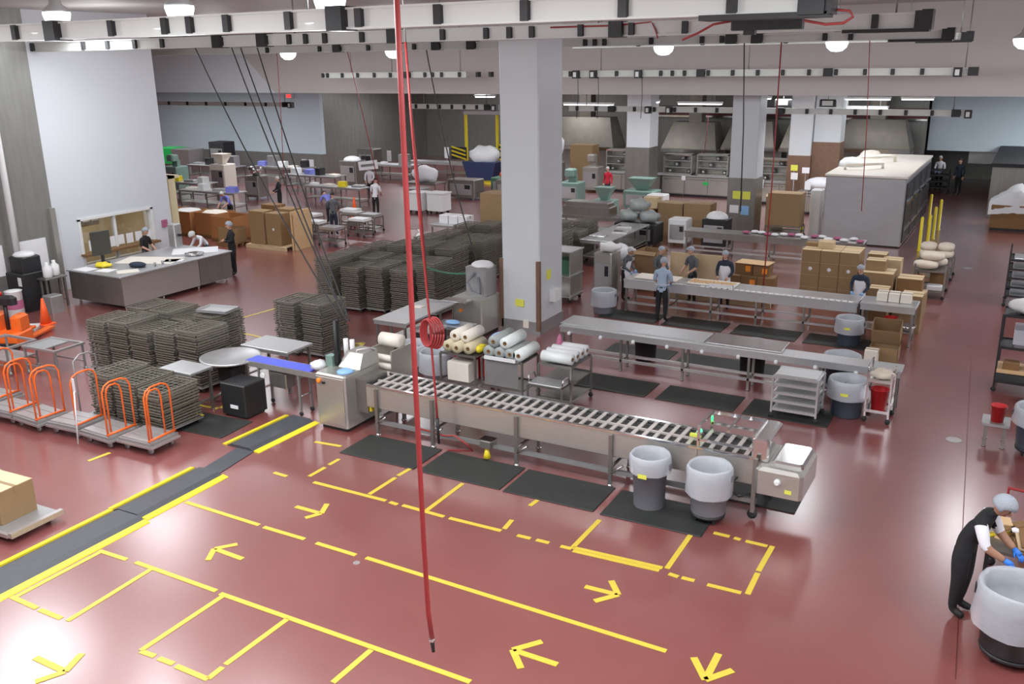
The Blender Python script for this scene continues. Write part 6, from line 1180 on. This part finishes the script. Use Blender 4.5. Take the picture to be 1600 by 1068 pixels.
solo('tray_pile', 'pile of dark trays on the dull steel table', 'trays', MB().bbox(-1.0, 1.0, -.4, .4, 0, .35, .03).bbox(-.9, .9, -.35, .35, .35, .5, .03), STEELD, (-14.9, 32.9, .902))
for i, (x, y) in enumerate(((-12.6, 28.6), (-12.2, 29.6), (-12.5, 30.7))): solo('steel_pan', 'shallow steel pan on the bright steel table, %s' % ('near end', 'middle', 'far end')[i], 'pan', MB().bbox(-.28, .28, -.2, .2, 0, .05, .01), CHROME, (x, y, .922), .1 * i)
# cabinet cart right of the column
fk = thing('filling_cabinet', 'steel cabinet cart with a green lining and lower shelf near the column', 'cabinet', (-11.5, 23.6, 0)); part(fk, 'post', MB().box(-.42, -.38, -.4, -.36, .1, 1.5).box(.38, .42, -.4, -.36, .1, 1.5).box(-.42, -.38, .36, .4, .1, 1.5).box(.38, .42, .36, .4, .1, 1.5), STEEL); part(fk, 'back_panel', MB().box(-.4, .4, .34, .36, .1, 1.5), STEEL); part(fk, 'side_panel', MB().box(.36, .38, -.36, .36, .1, 1.45), STEEL)
for z in (.2, .8, 1.5): part(fk, 'shelf', MB().box(-.46, .46, -.46, .42, z - .03, z), STEELH)
part(fk, 'green_lining', MB().bbox(-.2, .34, -.2, .3, .8, 1.2, .02), DKGREEN); part(fk, 'yellow_tag', MB().box(-.3, -.22, -.22, -.2, 1.1, 1.3), YELP)
for sx in (-.36, .36):
    for sy in (-.34, .34): part(fk, 'caster', MB().lathe([(.012, -.014), (.05, -.014), (.05, .014), (.012, .014)], 10, (sx, sy, .052), axis='y').box(sx - .02, sx + .02, sy - .02, sy + .02, .08, .17), RUBBER)
machine(-10.3, 24.0, .55, .7, 1.45, STEEL, 'narrow steel pillar machine beside the filling cabinet', None)
solo('white_wrap', 'crumpled white wrap on the narrow pillar machine', 'wrap', MB().ell((0, 0, .12), (.32, .28, .14), 12, 8, lambda q: q * (1 + .2 * _s(7 * q.x + 4 * q.y))), WHITEP, (-10.25, 24.0, 1.452))
solo('clear_bag_heap', 'heap of clear bags on a stand left of the packing line workers', 'bags', MB().ell((0, 0, .2), (.5, .4, .24), 14, 8, lambda q: q * (1 + .15 * _s(6 * q.x + 5 * q.y))), FILM, (-10.6, 25.6, .902)); frame_table('steel_table', 'small steel table under the heap of clear bags', 'table', -11.2, -10.1, 25.2, 26.0, .9, 2, .3, .05, STEEL)
t = cart('dark_trolley', 'dark trolley pushed by the white coated person at the aisle end', -4.0, 51.2, .9, .7, (.3, .6, .9, 1.15), BLACK, 0, 1.2)
solo('white_bundle', 'white cloth bundle on the hood trolley left of the big oven', 'bundle', MB().ell((0, 0, .2), (.7, .5, .3), 14, 8), CWHITE, (-8.0, 42.2, 1.12))
